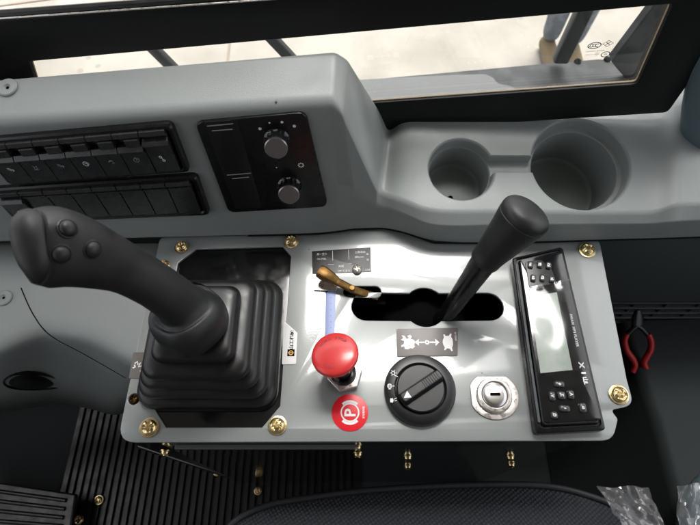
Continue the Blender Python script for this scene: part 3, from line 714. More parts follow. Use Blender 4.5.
# ================================================================== ROCKER SWITCH BANKS
def bank(quad, n, label, name, pressed, icons, r=.006):
    q_ = [F.px(*p) for p in quad]               # TL, TR, BR, BL
    def b2(u, v):
        a, b, c, d = [V(p) for p in q_]; return tuple((a * (1 - u) + b * u) * (1 - v) + (d * (1 - u) + c * u) * v)
    c = b2(.5, .5)
    t = thing(name, F.w(*c), label, 'switch panel', 'rocker switch panels on the dashboard')
    lp = lambda d, rr: rnd(ins([q_[0], q_[3], q_[2], q_[1]], d), rr, 5)
    g = loft_loops([(lp(-.0008, r), -.002), (lp(-.0008, r), .0045), (lp(.0006, r), .0062), (lp(.0030, r * .8), .0064), (lp(.0042, r * .7), .0050), (lp(.0046, r * .7), .0008)])
    mesh('frame', [F.w(*v) for v in g[0]], g[1], 'satin', t, auto=28)
    u0, u1 = .022, .965
    for i in range(n):
        a, b = u0 + (u1 - u0) * i / n + .0025, u0 + (u1 - u0) * (i + 1) / n - .0025
        def pt(s, v, w): x, y = b2(a + (b - a) * s, v); return F.w(x, y, w)
        dn = pressed[i]
        if dn is None:      # blank cover
            prof = [(.055, .0050), (.06, .0088), (.145, .0094), (.155, .0062), (.205, .0062), (.21, .0080), (.24, .0080), (.25, .0066), (.60, .0060), (.92, .0056), (.925, .0010)]
        elif dn:            # rocked forward
            prof = [(.055, .0050), (.06, .0088), (.145, .0094), (.155, .0050), (.20, .0055), (.25, .0105), (.31, .0118), (.335, .0100), (.65, .0078), (.93, .0070), (.935, .0010)]
        else:
            prof = [(.055, .0050), (.06, .0088), (.145, .0094), (.155, .0030), (.29, .0036), (.30, .0100), (.38, .0128), (.41, .0118), (.44, .0090), (.70, .0082), (.93, .0080), (.935, .0010)]
        vs_, fs_ = [], []
        for v, w in prof:
            for s_ in (0, 1): vs_.append(pt(s_, v, w))
        for s_ in (0, 1): pass
        m2 = len(prof)
        for k in range(m2 - 1): fs_.append((2 * k, 2 * k + 1, 2 * k + 3, 2 * k + 2))
        base = len(vs_)
        for v, w in prof:
            for s_ in (0, 1): vs_.append(pt(s_, v, .0008))
        for k in range(m2 - 1):
            fs_ += [(2 * k, 2 * k + 2, base + 2 * k + 2, base + 2 * k), (2 * k + 1, base + 2 * k + 1, base + 2 * k + 3, 2 * k + 3)]
        fs_ += [(0, base, base + 1, 1), (2 * m2 - 2, 2 * m2 - 1, base + 2 * m2 - 1, base + 2 * m2 - 2)]
        sw = mesh('switch', vs_, fs_, 'key', t, bevel=.0005, seg=2)
        if dn is False:     # half-height tab beside a dark notch
            vs_ = [pt(s_, v, w) for w in (.003, .0112) for s_, v in ((.40, .165), (.96, .165), (.96, .31), (.40, .31))]
            mesh('tab', vs_, [(3, 2, 1, 0), (4, 5, 6, 7), (0, 1, 5, 4), (1, 2, 6, 5), (2, 3, 7, 6), (3, 0, 4, 7)], 'key', sw, bevel=.0005, seg=2)
        ic = icons[i]
        if ic:
            o3 = pt(.5, .60, .0090 if dn is not True else .0098); ff = Frame(o3, Xd, F.N)
            mesh('symbol', *ic(ff), 'grey_print' if i % 3 else 'white', sw, fix=False)
    return t
k_ = .00034
ic_fan = lambda f: join([stroke_g(f, [ring_pts(4, 16), [(-2, 3.5), (-6, 7)], [(2, 3.5), (6, 7)], [(-7, -6), (7, -6)]], 1.3, .0, 0, 0, k_)])
ic_arrow = lambda f: join([stroke_g(f, [[(-8, 5), (-2, 5), (2, 0), (8, -2)], [(-8, 1), (-3, 1), (1, -4)], [(4, -6), (8, -2), (4, 2)]], 1.5, 0, 0, 0, k_)])
ic_lamp = lambda f: join([stroke_g(f, [[(-3, 7), (-7, 3), (-7, -1), (-1, -6), (3, -6), (7, -2), (7, 2), (1, 7), (-3, 7)], [(-3, 2), (3, 2), (3, -3)]], 1.8, 0, 0, 0, k_)])
ic_horn = lambda f: join([stroke_g(f, [ring_pts(5, 14, .2, 2.9), [(-8, 0), (-2, 2), (4, 4)], [(1, -6), (6, -1), (7, -6)]], 1.6, 0, 0, 0, k_)])
ic_drop = lambda f: join([stroke_g(f, [ring_pts(7, 18), [(-3, 9), (0, 3), (3, 1)], [(0, 2), (1, -2)]], 1.3, 0, 0, 0, k_)])
ic_key = lambda f: join([stroke_g(f, [ring_pts(3, 12, cx=-2, cy=5), [(0, 2), (3, -3)], ring_pts(3, 12, cx=4, cy=-6), [(-6, 8), (-4, 6)]], 1.6, 0, 0, 0, k_)])
bank([(-24, 138), (172, 120.5), (190, 168), (12, 181)], 7, 'upper black switch panel whose rocker keys carry small white lamp and arrow symbols', 'switch_panel',
     [False] * 6 + [True], [ic_arrow, ic_arrow, ic_fan, ic_arrow, ic_lamp, ic_horn, ic_drop][1:] + [ic_key])
bank([(-10, 186.5), (197, 172.5), (210, 211), (20, 219)], 8, 'lower black switch panel of mostly blank cover keys, directly above the joystick grip', 'switch_panel',
     [True] + [None] * 7, [ic_lamp] + [None] * 7)

# ================================================================== HEATER PANEL
hq = [(195, 120.5), (229, 211), (328, 205), (306, 110.5)]
hp2 = [F.px(*q_) for q_ in hq]
hc = (sum(p[0] for p in hp2) / 4, sum(p[1] for p in hp2) / 4)
ht = thing('heater_panel', F.w(*hc), 'glossy black heater control panel with two silver capped knobs in a column', 'heater control')
pt_ = plate('backplate', F, [rnd(hp2, .008, 6)], .0030, .0050, 'satin', ht, .0012)
g = []
for (x0, y0), (x1, y1) in [((207, 126), (233, 123.5)), ((212, 130.7), (232.5, 129)), ((227, 175), (251, 173)), ((232, 178.5), (249, 177))]:
    mesh('slider_mark', *stroke_g(F, [[F.px(x0, y0, .003), F.px(x1, y1, .003)]], .0011, .00325), 'grey_print', pt_, fix=False)
plate('slider_cover', F, [rnd([F.px(*q_, .003) for q_ in [(204, 122), (236, 209), (262, 208), (237, 120)]], .002, 3)], .0031, .001, 'black', pt_, .0003)
for x, y, rr in [(260, 128.6, .0014), (269.5, 122.7, .0009), (282, 122, .0012), (294.3, 126, .0014), (276.5, 167.5, .0007)]: mesh('dial_dot', *poly_g(F, circ(*F.px(x, y, .003), rr, 14), .00325), 'white', pt_, fix=False)
g = []
sx, sy = F.px(301, 165, .003)
g.append(stroke_g(F, [[(2.2 * math.cos(a), 2.2 * math.sin(a)), (3.4 * math.cos(a), 3.4 * math.sin(a))] for a in [j * math.pi / 4 for j in range(8)]], 1.3, .00325, sx, sy, .00085))
g.append(stroke_g(F, [ring_pts(1.9, 12)], .5, .00326, sx, sy, .001))
mesh('snowflake_symbol', *join(g), 'white', pt_, fix=False)
for x, y, x2, y2 in [(277, 137.5, 278.5, 154), (289.5, 184, 291.5, 200.5)]:
    Lk = .0165; c0 = F.px(x, y + 1.5, .002); o_ = F.w(*c0, .002)
    fk = Frame(o_, F.X, F.N + (CAM - o_).normalized() * .42)
    kb = mesh('knob', *lathe_g(fk, 0, 0, [(.0114, -.004), (.0114, .003), (.0098, .004), (.0096, Lk - .002), (.0090, Lk)], 48, lambda a, r, z: 1 + (.05 * math.cos(16 * a) if z > .0035 else 0)), 'gloss', ht, auto=30)
    mesh('cap', *lathe_g(fk, 0, 0, [(.0099, Lk - .0012), (.0099, Lk + .0006), (.0090, Lk + .0012), (.00001, Lk + .0012)], 44), 'capm', kb, auto=30)
    mesh('pointer', *stroke_g(fk, [[(-.004, .0090), (-.0075, .0080)], [(-.002, .0100), (.0015, .0105)]], .0006, .0042), 'white', kb, fix=False)

# ================================================================== LEFT SIDE CONSOLE
lc = thing('side_console', at(60, 340, -.02), 'grey moulded side console with a dark seam, left of the joystick', 'side console')
edge = [(-120, 380), (-40, 364), (0, 354), (30, 341), (52, 336), (90, 342), (120, 357), (140, 369), (152, 377)]
bot = [(-120, 425), (-40, 418), (0, 413), (30, 408), (60, 404), (90, 409), (114, 415), (132, 410), (146, 404)]
E = resample([tuple(at(x, y, -.012)) for x, y in edge], 41); BT = resample([tuple(at(x, y, -.33)) for x, y in bot], 41)
secs = []
for e_, b_ in zip(E, BT):
    e_ = V(e_); b_ = V(b_); bk = V((e_.x, A.y - .002 if e_.x > -.3 else A.y, -.004))
    secs.append(rnd3([bk, bk.lerp(e_, .45) + V((0, 0, .004)), e_ + V((0, 0, .002)), e_.lerp(b_, .5) + V((0, -.004, .006)), b_], [0, .03, .022, .02, 0], 6))
vs, fs = [], []; m_ = len(secs[0])
for s in secs: vs += s
for i in range(len(secs) - 1):
    for k in range(m_ - 1): fs.append((i * m_ + k, i * m_ + k + 1, (i + 1) * m_ + k + 1, (i + 1) * m_ + k))
lo_ = mesh('body', vs, fs, 'plastic', lc, smooth=True)
md = lo_.modifiers.new('thickness', 'SOLIDIFY'); md.thickness = .003; md.offset = -1
if sum((p.normal.z * p.area for p in lo_.data.polygons)) < 0: lo_.data.flip_normals()
def surf_line(o, pts, r, n=30):
    out = []
    for p in resample(pts, n):
        l, nn = cast(o, *p); out.append(l)
    return tube_g(out, r, 8)
mesh('seam', *surf_line(lo_, [(21, 288), (33, 314), (50, 335), (86, 355), (126, 378)], .0006), 'seam', lc)
p, nn = cast(lo_, 4, 298); f = facing(p, nn)
cap = mesh('screw_cap', *lathe_g(f, 0, 0, [(.0085, -.001), (.0085, .0012), (.0075, .002), (.0032, .0016), (.002, .0004), (.00001, .0004)], 36), 'plastic', lc, auto=35)
mesh('cap_hole', *lathe_g(f, 0, 0, [(.0014, .0006), (.00001, .0007)], 16), 'deep', cap)
p, nn = cast(lo_, 33, 381); f = facing(p, nn, at(60, 366, p.z) - at(5, 396, p.z))
for nm, sc_, prof, mm in [('pull_recess', 1, [(1.0, -.012), (1.0, .002), (.96, .0034), (.9, .0024), (.84, -.006), (.00001, -.007)], 'satin'), ('pull_handle', .74, [(1.0, -.007), (1.0, .0005), (.9, .0032), (.6, .0048), (.00001, .0052)], 'black')]:
    g = lathe_g(Frame((0, 0, 0), (1, 0, 0), (0, 0, 1)), 0, 0, prof, 48)
    vs = [f.w(v[0] * .0265 * sc_ + (-.003 if sc_ < 1 else 0), v[1] * .056 * sc_ * (1 + .25 * v[0]), v[2]) for v in g[0]]
    mesh(nm, vs, g[1], mm, lc, smooth=True, auto=50)

# ================================================================== WINDOW
WY = .127
FW = Frame((0, WY, 0), (1, 0, 0), (0, -1, 0))
wi = [FW.px(*q_) for q_ in [(30, 62), (50, 127), (637.5, 84.5), (673, 4.5)]]
wo = [FW.px(*q_) for q_ in [(-150, 31), (-150, 165), (668, 113), (775, -38)]]
win = thing('front_window', (0, WY, .15), 'narrow front window with a black metal frame, looking out on pale paving', 'window')
plate('frame', FW, [rnd(wo, .006, 4), rnd(wi, .004, 4)[::-1]], 0, .006, 'frame', win, .0015)
wi2 = ins([wi[0], wi[1], wi[2], wi[3]], .0011)
plate('edge_sealant', FW, [rnd(wi, .004, 4), rnd(wi2, .003, 4)[::-1]], -.003, .002, 'cream', win, .0004)
pane = plate('pane', FW, [rnd(ins(wi, -.003), .003, 4)], -.0055, .004, 'glass', win, .0002)
gz = -.0053
gm = []
x, y = FW.px(594.5, 45.5, gz); kk = .00058; ta = math.atan2(FW.px(620, 42, gz)[1] - FW.px(580, 45.2, gz)[1], FW.px(620, 42, gz)[0] - FW.px(580, 45.2, gz)[0])
ell = lambda a, b, cx=0, cy=0: [(cx + a * math.cos(t), cy + b * math.sin(t)) for t in [2 * math.pi * i / 28 for i in range(29)]]
gm.append(stroke_g(FW, [ell(9.5, 5.4)], 1.4, gz, x, y, kk, ta))
gm.append(stroke_g(FW, [ring_pts(2.6, 14, .9, 5.4, cx=c) for c in (-4.2, 0, 4.2)], 1.2, gz, x, y, kk, ta))
x, y = FW.px(608, 43.5, gz)
gm.append(stroke_g(FW, [[(-8, 0), (0, 5.5), (8, 0), (0, -5.5), (-8, 0)], [(-3, -2.4), (3, 2.4)], [(-3, 2.4), (3, -2.4)]], 1.0, gz, x, y, kk, ta))
x, y = FW.px(605.5, 54.3, gz)
gm.append(stroke_g(FW, [ell(6.2, 4.8)], 1.2, gz, x, y, kk, ta)); gm.append(text_g(FW, 'E8', x, y, .0020, gz, ta))
gm.append(text_g(FW, 'TEMPERED E000248', *FW.px(595, 51, gz), .0012, gz, ta, 1.1)); gm.append(text_g(FW, 'GB9656 DOT AS2 M1', *FW.px(592, 54.6, gz), .0008, gz, ta, 1.1))
mesh('glass_mark', *join(gm), 'seam', pane, fix=False)
# rubber strip and lower edge of the windscreen above the bar
mesh('rubber_strip', *tube_g([aty(-150, 31, WY), aty(0, 18.5, WY), aty(240, 1.5, WY), aty(420, -12, WY)], .0007, 8), 'alu', win)
mesh('upper_strip', *tube_g([aty(-150, 27, WY + .006), aty(0, 14, WY + .006), aty(150, 3, WY + .006), aty(420, -18, WY + .006)], .0034, 8), 'rubber', win)

# corner trim at the right
tr = thing('pillar_trim', at(705, 136, .07), 'blue grey plastic pillar cover at the right end of the dashboard shelf', 'trim')
pts = [at(704, 139, .0635), at(705, 128, .075), at(710, 103, .10), at(722, 62, .14), at(744, 5, .19), at(780, -60, .25)]; pts.append(pts[-1] + V((.05, .16, .66)))
mesh('cover', *tube_g(pts, [(.020, .018), (.0215, .020), (.023, .022), (.025, .024), (.027, .026), (.03, .03), (.034, .034)], 32, sq=2.8), 'trim', tr, smooth=True, auto=60)
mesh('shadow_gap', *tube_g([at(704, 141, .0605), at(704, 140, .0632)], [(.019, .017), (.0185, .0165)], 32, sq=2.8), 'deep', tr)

# ================================================================== OUTSIDE
GZ = -1.5
def flat(name, pts, z0, z1, m, parent=None, **k): return mesh(name, *prism_g(W0, pts, z0, z1), m, parent, **k)
grd = struct(mesh('ground', [(-60, -60, GZ), (60, -60, GZ), (60, 60, GZ), (-60, 60, GZ)], [(0, 1, 2, 3)], 'concrete'))
def gline(p0, p1, w_=.006):
    a, b = at(*p0, GZ), at(*p1, GZ); d = (b - a).normalized(); a -= d * 2; b += d * 2; s = V((-d.y, d.x, 0)) * w_
    return [(a + s).to_2d()[:], (a - s).to_2d()[:], (b - s).to_2d()[:], (b + s).to_2d()[:]]
struct(mesh('paving_joint', *join([prism_g(W0, gline((230, 40), (228, 57)), GZ + .002, GZ + .004), prism_g(W0, gline((0, 6), (60, -2)), GZ + .003, GZ + .005)]), 'joint'))
# steel deck of the machine outside the window
pz = -.25
dk = thing('outer_deck', at(480, 85, pz), 'grey steel deck plate with a painted pale reflection outside the window', 'deck plate')
dkp = [at(*q_, pz) for q_ in [(200, 93), (360, 79.5), (560, 61.5), (604, 58), (618, 64), (628, 74), (638, 92), (640, 140), (150, 180)]]
flat('plate', rnd([(p.x, p.y) for p in dkp], [0, 0, 0, .05, .05, .05, .02, 0, 0], 5), pz - .02, pz, 'plate', dk, bevel=.004)
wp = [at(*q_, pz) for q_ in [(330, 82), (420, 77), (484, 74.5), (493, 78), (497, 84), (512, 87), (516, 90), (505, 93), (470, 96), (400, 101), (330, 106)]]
flat('reflection_patch', rnd([(p.x, p.y) for p in wp], .02, 4), pz + .0005, pz + .0015, 'sheen', dk)  # reflection on the deck, painted as a lighter patch
for x, y in [(577.5, 62), (607, 60)]:
    p = at(x, y, pz); mesh('rivet', *lathe_g(Frame(p, (1, 0, 0), (0, 0, 1)), 0, 0, [(.007, 0), (.006, .004), (.00001, .006)], 16), 'deep', dk)
# side plate at the right
sp = [aty(*q_, .52) for q_ in [(611, 62), (640, 96), (690, 20), (700, -30), (676, -40), (652, 8)]]
vs = [p + V((0, d, 0)) for d in (0, .02) for p in sp]; n = len(sp)
sd = tag(mesh('side_plate', vs, [tuple(range(n))[::-1], tuple(range(n, 2 * n))] + [(i, (i + 1) % n, n + (i + 1) % n, n + i) for i in range(n)], 'plate', None, bevel=.002), 'grey upright steel plate outside the window at its right end', 'steel plate')
# guard bars
def bar(p0, p1, y, w_, label, over=1.5, under=.9):
    a, b = aty(*p0, y), aty(*p1, y); d = b - a
    o = mesh('guard_bar', *tube_g([a - d * over, b + d * under], (w_, w_ * .8), 16, up=(0, 1, 0), sq=5), 'pole', None, bevel=.001)
    return tag(o, label, 'guard bar', 'guard bars outside the window')
bar((151, 46), (168, 63), .42, .0085, 'dark guard bar crossing the left end of the window', 1.5, 2.5)
bar((271, 37), (286, 53), .42, .0085, 'dark guard bar outside, just above the heater panel corner', 1.5, 2.5)
bar((584, 10), (561, 58), .56, .0145, 'thick dark guard post in front of the person in jeans', 1.2, .04)

# person standing on the paving, legs seen through the window
fa = at(547.5, 56, GZ + .02); fb = at(571, 59, GZ + .02)
mid = (fa + fb) / 2
pe = thing('person', (mid.x, mid.y, GZ), 'person in faded jeans and tan shoes standing on the paving outside', 'person')
def skin(name, vs, es, rad, m, root=0, sub=2, parent=pe):
    me = bpy.data.meshes.new(name); me.from_pydata([tuple(v) for v in vs], es, []); o = bpy.data.objects.new(name, me); COL.objects.link(o)
    md = o.modifiers.new('s', 'SKIN'); sv = me.skin_vertices[0].data
    for i, r in enumerate(rad): sv[i].radius = r if isinstance(r, tuple) else (r, r)
    sv[root].use_root = True
    ms = o.modifiers.new('u', 'SUBSURF'); ms.levels = sub; ms.render_levels = sub
    bpy.context.view_layer.update(); nm = bpy.data.meshes.new_from_object(o.evaluated_get(bpy.context.evaluated_depsgraph_get()))
    bpy.data.objects.remove(o); bpy.data.meshes.remove(me)
    return link(name, nm, m, parent, smooth=True)
back = V((0, 1, 0)); hx = mid.x; hy = mid.y + .10
def J(x, y, z): return V((hx + x, hy + y, GZ + z))
LA, LB = V((fa.x, fa.y + .06, GZ + .07)), V((fb.x, fb.y + .06, GZ + .07))
hv, he, hr = [], [], []
for side, wi_ in ((-1, 11), (1, 15)):
    hx_ = .19 * side
    for f_, (dx, dy, ln) in enumerate([(.0, -.030, .062), (.004, -.010, .072), (.004, .010, .068), (.0, .028, .052), (-.012 * side, -.045, .030)]):
        n0 = 16 + len(hv); z0 = .80 - .045 * (f_ < 4)
        hv += [J(hx_ + dx, -.09 + dy * .8, z0), J(hx_ + dx, -.095 + dy, z0 - ln * .55), J(hx_ + dx - .012 * side, -.10 + dy, z0 - ln)]
        he += [(wi_, n0), (n0, n0 + 1), (n0 + 1, n0 + 2)]; hr += [.0105, .009, .0075]
n0 = 16 + len(hv); hv += [J(0, -.115, 1.645), J(-.088, 0, 1.645), J(.088, 0, 1.645)]; he += [(6, n0), (6, n0 + 1), (6, n0 + 2)]; hr += [.012, .014, .014]
skin('body', [J(0, 0, .96), J(0, .0, 1.10), J(0, .0, 1.28), J(0, .01, 1.43), J(0, 0, 1.50), J(0, -.01, 1.56), J(0, -.02, 1.64), J(0, -.01, 1.73),
              J(-.17, 0, 1.42), J(-.22, .02, 1.14), J(-.20, -.06, .90), J(-.19, -.09, .80), J(.17, 0, 1.42), J(.22, .02, 1.14), J(.20, -.06, .90), J(.19, -.09, .80)] + hv,
     [(0, 1), (1, 2), (2, 3), (3, 4), (4, 5), (5, 6), (6, 7), (3, 8), (8, 9), (9, 10), (10, 11), (3, 12), (12, 13), (13, 14), (14, 15)] + he,
     [(.14, .10), (.13, .095), (.15, .10), (.13, .085), .055, .058, (.085, .098), (.065, .075), .055, .042, .032, .035, .055, .042, .032, .035] + hr, 'skin')
skin('shirt', [J(0, 0, .93), J(0, 0, 1.10), J(0, 0, 1.28), J(0, .01, 1.43), J(-.18, 0, 1.42), J(-.225, .01, 1.20), J(.18, 0, 1.42), J(.225, .01, 1.20)], [(0, 1), (1, 2), (2, 3), (3, 4), (4, 5), (3, 6), (6, 7)],
     [(.16, .12), (.15, .11), (.165, .115), (.12, .10), .07, .06, .07, .06], 'shirt')
skin('jeans', [J(0, 0, .98), J(0, 0, .90), J(-.09, 0, .82), V((LA.x * .6 + hx * .4 - .03, LA.y, GZ + .48)), LA, J(.09, 0, .82), V((LB.x * .6 + hx * .4 + .03, LB.y, GZ + .48)), LB],
     [(0, 1), (1, 2), (2, 3), (3, 4), (1, 5), (5, 6), (6, 7)], [(.155, .115), (.16, .12), .095, .066, .047, .095, .066, .047], 'denim', 0)
skin('hair', [J(0, .01, 1.70), J(0, .03, 1.66), J(0, .005, 1.75)], [(0, 1), (0, 2)], [(.092, .095), (.08, .07), (.06, .065)], 'hair')
for c in (fa, fb):
    skin('shoe', [V((c.x, c.y + .10, GZ + .045)), V((c.x, c.y + .02, GZ + .048)), V((c.x, c.y - .07, GZ + .036)), V((c.x, c.y - .12, GZ + .03))], [(0, 1), (1, 2), (2, 3)], [(.042, .045), (.045, .048), (.048, .036), (.035, .026)], 'shoe', 1)

# ================================================================== FOOTWELL AND CAB
FZ = -.45
struct(flat('floor', [(-.9, -1.1), (.9, -1.1), (.9, .06), (-.9, .06)], FZ - .03, FZ - .004, 'dim'))
vs, fs = [], []; pitch = .0118; x0, x1 = -.47, .02; nrib = int((x1 - x0) / pitch)
prof = []
for i in range(nrib):
    a = x0 + i * pitch; prof += [(a, 0), (a + pitch * .30, 0), (a + pitch * .42, .005), (a + pitch * .88, .005)]
for x, z in prof: vs += [(x, -.45, FZ + z), (x, .03, FZ + z)]
for i in range(len(prof) - 1): fs.append((2 * i, 2 * i + 1, 2 * i + 3, 2 * i + 2))
tag(mesh('floor_mat', vs, fs, 'rubber', None, bevel=0), 'black ribbed rubber floor mat in the footwell below the panel', 'floor mat')
for x, y, r in [(217, 472, .0048), (258, 491, .0048), (99, 500, .0056), (79, 520, .0066)]:
    p = at(x, y, FZ + .008); o = screw(None, Frame(p, (1, 0, 0), (0, 0, 1)), 0, 0, 0, r, 'brass', x * .1); o.name = 'floor_screw'
    tag(o, {217: 'brass screw on the ribbed mat, upper of the two along the pedestal foot', 258: 'brass screw on the ribbed mat beside the seat cushion edge', 99: 'small brass screw in the dark footwell, nearer the joystick', 79: 'larger brass screw in the dark footwell beside the pedal'}[x], 'screw', 'brass screws in the footwell floor')
pd = [at(*q_, -.40) for q_ in [(-30, 478), (76, 494), (66, 560), (-40, 560)]]
pedl = thing('foot_pedal', (pd[0] + pd[2]) / 2, 'dark ribbed foot pedal in the shadow of the footwell', 'pedal')
flat('pad', [(p.x, p.y) for p in pd], -.41, -.40, 'rubber', pedl, bevel=.003)
for i in range(6):
    a, b = pd[0].lerp(pd[3], .12 + i * .13), pd[1].lerp(pd[2], .12 + i * .13)
    mesh('rib', *tube_g([a.lerp(b, .2) + V((0, 0, .001)), a.lerp(b, .92) + V((0, 0, .001))], .003, 8), 'rubber', pedl, smooth=True, auto=50)
tag(mesh('firewall', *join([box_g(W0, -.9, .9, .160, .172, FZ, -.02), box_g(W0, -.9, -.19, .055, .065, FZ, -.01)]), 'plastic_d'), 'dark wall below the dashboard at the back of the footwell', 'wall')
# wall and louvre under the shelf
yw = at(640, 238, .004).y + .006
lw = thing('lower_wall', (.33, yw, -.12), 'dark grey plastic wall with a louvred grille under the cup holder shelf', 'wall')
zt, zb = aty(640, 302, yw).z, aty(640, 330, yw).z
mesh('panel', *box_g(W0, .15, .75, yw, yw + .02, zt, .0025), 'plastic_d', lw, bevel=.002)
mesh('lower_panel', *box_g(W0, .15, .75, yw + .012, yw + .03, FZ, zb), 'black', lw)
mesh('grille_back', *box_g(W0, .15, .75, yw + .022, yw + .028, zb, zt), 'deep', lw)
ns_ = 6
for i in range(ns_):
    z = zt + (zb - zt) * (i + .5) / ns_
    mesh('slat', *box_g(W0, .15, .75, yw + .001, yw + .021, z - .0028, z + .0016), 'slat', lw, bevel=.0008, seg=2)
for i in range(12):
    xx = .17 + i * .045; mesh('mullion', *box_g(W0, xx, xx + .004, yw + .003, yw + .0205, zb, zt), 'plastic_d', lw)
rc_ = thing('right_console', at(690, 470, -.2), 'dark grey side console right of the seat with a thin seam', 'side console')
pts = [aty(628, 300, yw - .004), at(606, 470, -.40), at(640, 560, -.42)]
q4 = [V((.335, yw + .004, -.10)), V((.315, -.20, -.16)), V((.315, -.42, -.16)), V((.80, -.42, -.10)), V((.80, yw + .004, -.02))]
vs = [V((.385, yw, FZ)), V((.33, -.12, FZ)), V((.33, -.5, FZ)), V((.40, yw, -.25)), V((.385, -.12, -.20)), V((.385, -.5, -.20)), V((.8, yw, -.22)), V((.8, -.12, -.18)), V((.8, -.5, -.18))]
mesh('body', vs, [(0, 1, 4, 3), (1, 2, 5, 4), (3, 4, 7, 6), (4, 5, 8, 7)], 'dim', rc_, bevel=.012)

# pliers
plr = thing('pliers', at(637, 350, -.2), 'pliers with red vinyl grips hanging in the dark under the shelf', 'pliers')
slope = V((0, -.62, .78)).normalized(); Pp = at(637, 350, -.21)
def ps(x, y): return hit(x, y, Pp, slope)
for pts_, rr in [([(627, 334), (624.5, 341), (627, 351), (632, 358), (635, 365), (632.5, 372)], 0), ([(648, 334), (651, 341), (650.5, 350), (646, 358), (644, 364), (649, 373)], 0)]:
    P3 = resample([tuple(ps(*q_)) for q_ in pts_], 18)
    mesh('grip', *tube_g(P3, [(.0036 + .0008 * math.sin(i / 17 * 3), .0042) for i in range(18)], 14), 'redp', plr, smooth=True, auto=60)
for a, b in [((627, 335), (641, 322)), ((648, 335), (634, 322))]:
    mesh('handle', *tube_g([ps(*a), ps((a[0] + b[0]) / 2 + (-1 if a[0] < 640 else 1), (a[1] + b[1]) / 2), ps(*b)], [(.003, .0028), (.0034, .003), (.005, .003)], 12), 'satin', plr, smooth=True, auto=60)
mesh('jaw', *tube_g([ps(637.5, 325), ps(637.5, 318), ps(637.5, 310)], [(.0085, .004), (.008, .004), (.003, .003)], 14, sq=3), 'satin', plr, smooth=True, auto=60)

# ================================================================== SEAT
se = thing('seat', at(450, 560, -.15), 'seat cushion in black mesh fabric at the bottom of the picture', 'seat')
arc = resample([(205, 570), (222, 526), (258, 503), (310, 492.5), (380, 484.5), (470, 480), (545, 481), (592, 491), (628, 507), (652, 530), (660, 570)], 60)
zs = -.105
rim = [at(x, y, zs) for x, y in arc]
loops = []
cen = at(440, 800, zs)
for t, dz in [(0, -.12), (0, -.05), (.0, -.022), (.012, -.008), (.04, .0), (.10, .006), (.2, .012), (.35, .018), (.55, .022), (.8, .024), (1, .024)]:
    loops.append([p.lerp(cen, t) + V((0, 0, dz)) for p in rim])
vs, fs = [], []; n = len(rim)
for l in loops: vs += l
for i in range(len(loops) - 1):
    for k in range(n - 1): fs.append((i * n + k, i * n + k + 1, (i + 1) * n + k + 1, (i + 1) * n + k))
cu_ = mesh('cushion', vs, fs, 'fabric', se, smooth=True)
mesh('piping', *tube_g([p.lerp(cen, .018) + V((0, 0, -.003)) for p in rim], .0032, 10), 'stitch', cu_, smooth=True)
def wrap(name, parent, pts, seed, amp=.008, nu=26, nv=18, m='wrap'):
    """crumpled film over four pixel corners with heights"""
    c = [at(*p) for p in pts]; vs, fs = [], []
    for i in range(nv + 1):
        for k in range(nu + 1):
            u, v = k / nu, i / nv; p = (c[0] * (1 - u) + c[1] * u) * (1 - v) + (c[3] * (1 - u) + c[2] * u) * v
            q_ = V((u * 2.2 + seed, v * 1.8, seed)); d = abs(noise.noise(q_)) + .5 * abs(noise.noise(q_ * 2.3))
            vs.append(p + V((noise.noise(q_ + V((9, 0, 0))) * amp * .5, noise.noise(q_ + V((0, 9, 0))) * amp * .5, d * amp * 2)))
    for i in range(nv):
        for k in range(nu): a = i * (nu + 1) + k; fs.append((a, a + 1, a + nu + 2, a + nu + 1))
    return mesh(name, vs, fs, m, parent, auto=25)
pw = wrap('plastic_wrap', None, [(596, 486, -.09), (646, 488, -.10), (668, 532, -.09), (622, 528, -.075)], 3)
tag(pw, 'crinkled clear plastic wrap on the right corner of the seat cushion', 'plastic wrap')
am = thing('armrest', at(700, 520, -.16), 'wrapped dark grey armrest at the bottom right corner', 'armrest')
mesh('pad', *tube_g([at(722, 488, -.17), at(718, 492, -.155), at(714, 505, -.15), at(712, 540, -.15), at(712, 600, -.15)], [.008, .024, .032, .034, .034], 24), 'trim', am, smooth=True)
wrap('film_cover', am, [(676, 486, -.12), (712, 480, -.115), (716, 540, -.11), (676, 540, -.12)], 8, .006)

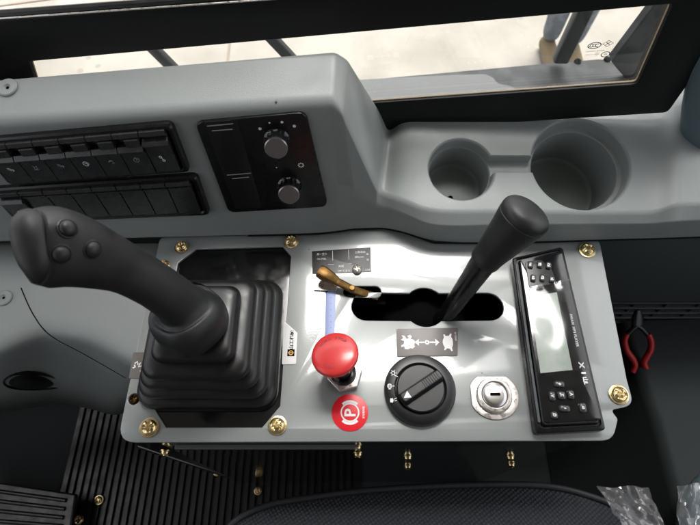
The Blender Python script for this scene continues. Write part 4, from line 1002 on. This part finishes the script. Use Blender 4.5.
# unseen cab shell to shape light: roof, opening added for panel glare, rear wall
RZ = .92
H0, H1, K0, K1 = HX0, HX1, HY0, HY1 = -.19, .58, .235, .48
roof = join([box_g(W0, -.9, HX0, -1.0, .72, RZ, RZ + .05), box_g(W0, HX1, .9, -1.0, .72, RZ, RZ + .05), box_g(W0, HX0, HX1, -1.0, HY0, RZ, RZ + .05), box_g(W0, HX0, HX1, HY1, .72, RZ, RZ + .05)])
struct(mesh('unseen_ceiling', *roof, 'lining'))
struct(mesh('unseen_rear_wall', *box_g(W0, -.85, .85, -1.0, -.955, FZ - .03, RZ + .05), 'lining'))

struct(mesh('unseen_side_wall', *box_g(W0, -.90, -.86, -.955, .16, FZ, .08), 'lining')); struct(mesh('unseen_side_wall', *box_g(W0, .86, .90, -.955, .16, FZ, .08), 'lining'))  # unseen low walls, added to hold back light from the sides
# ================================================================== LIGHT
wd = bpy.data.worlds.new('World'); SC.world = wd; wd.use_nodes = True; nt = wd.node_tree
sky = nt.nodes.new('ShaderNodeTexSky'); sky.sky_type = 'NISHITA'; sky.sun_disc = False
SUN_EL, SUN_AZ = R(67), R(12)          # azimuth measured from +Y towards +X
sky.sun_elevation = SUN_EL; sky.sun_rotation = SUN_AZ; sky.air_density = 1.0; sky.dust_density = 6.0; sky.ozone_density = 1.0
hs = nt.nodes.new('ShaderNodeHueSaturation'); hs.inputs['Saturation'].default_value = .2
nt.links.new(sky.outputs[0], hs.inputs['Color']); nt.links.new(hs.outputs[0], nt.nodes['Background'].inputs[0]); nt.nodes['Background'].inputs[1].default_value = .15
sl = bpy.data.lights.new('sun', 'SUN'); so = bpy.data.objects.new('sun', sl); COL.objects.link(so)
sl.energy = .58; sl.angle = R(24); sl.color = (1, .96, .9)
d = V((math.sin(SUN_AZ) * math.cos(SUN_EL), math.cos(SUN_AZ) * math.cos(SUN_EL), math.sin(SUN_EL)))
so.rotation_euler = d.to_track_quat('Z', 'Y').to_euler(); so.location = (0, 2, 3)
SC.view_settings.view_transform = 'Standard'; SC.view_settings.look = 'None'; SC.view_settings.exposure = 1.66; SC.view_settings.gamma = 1
SC.cycles.use_denoising = True; SC.cycles.max_bounces = 10; SC.cycles.transparent_max_bounces = 16
SC.cycles.caustics_reflective = False; SC.cycles.caustics_refractive = False
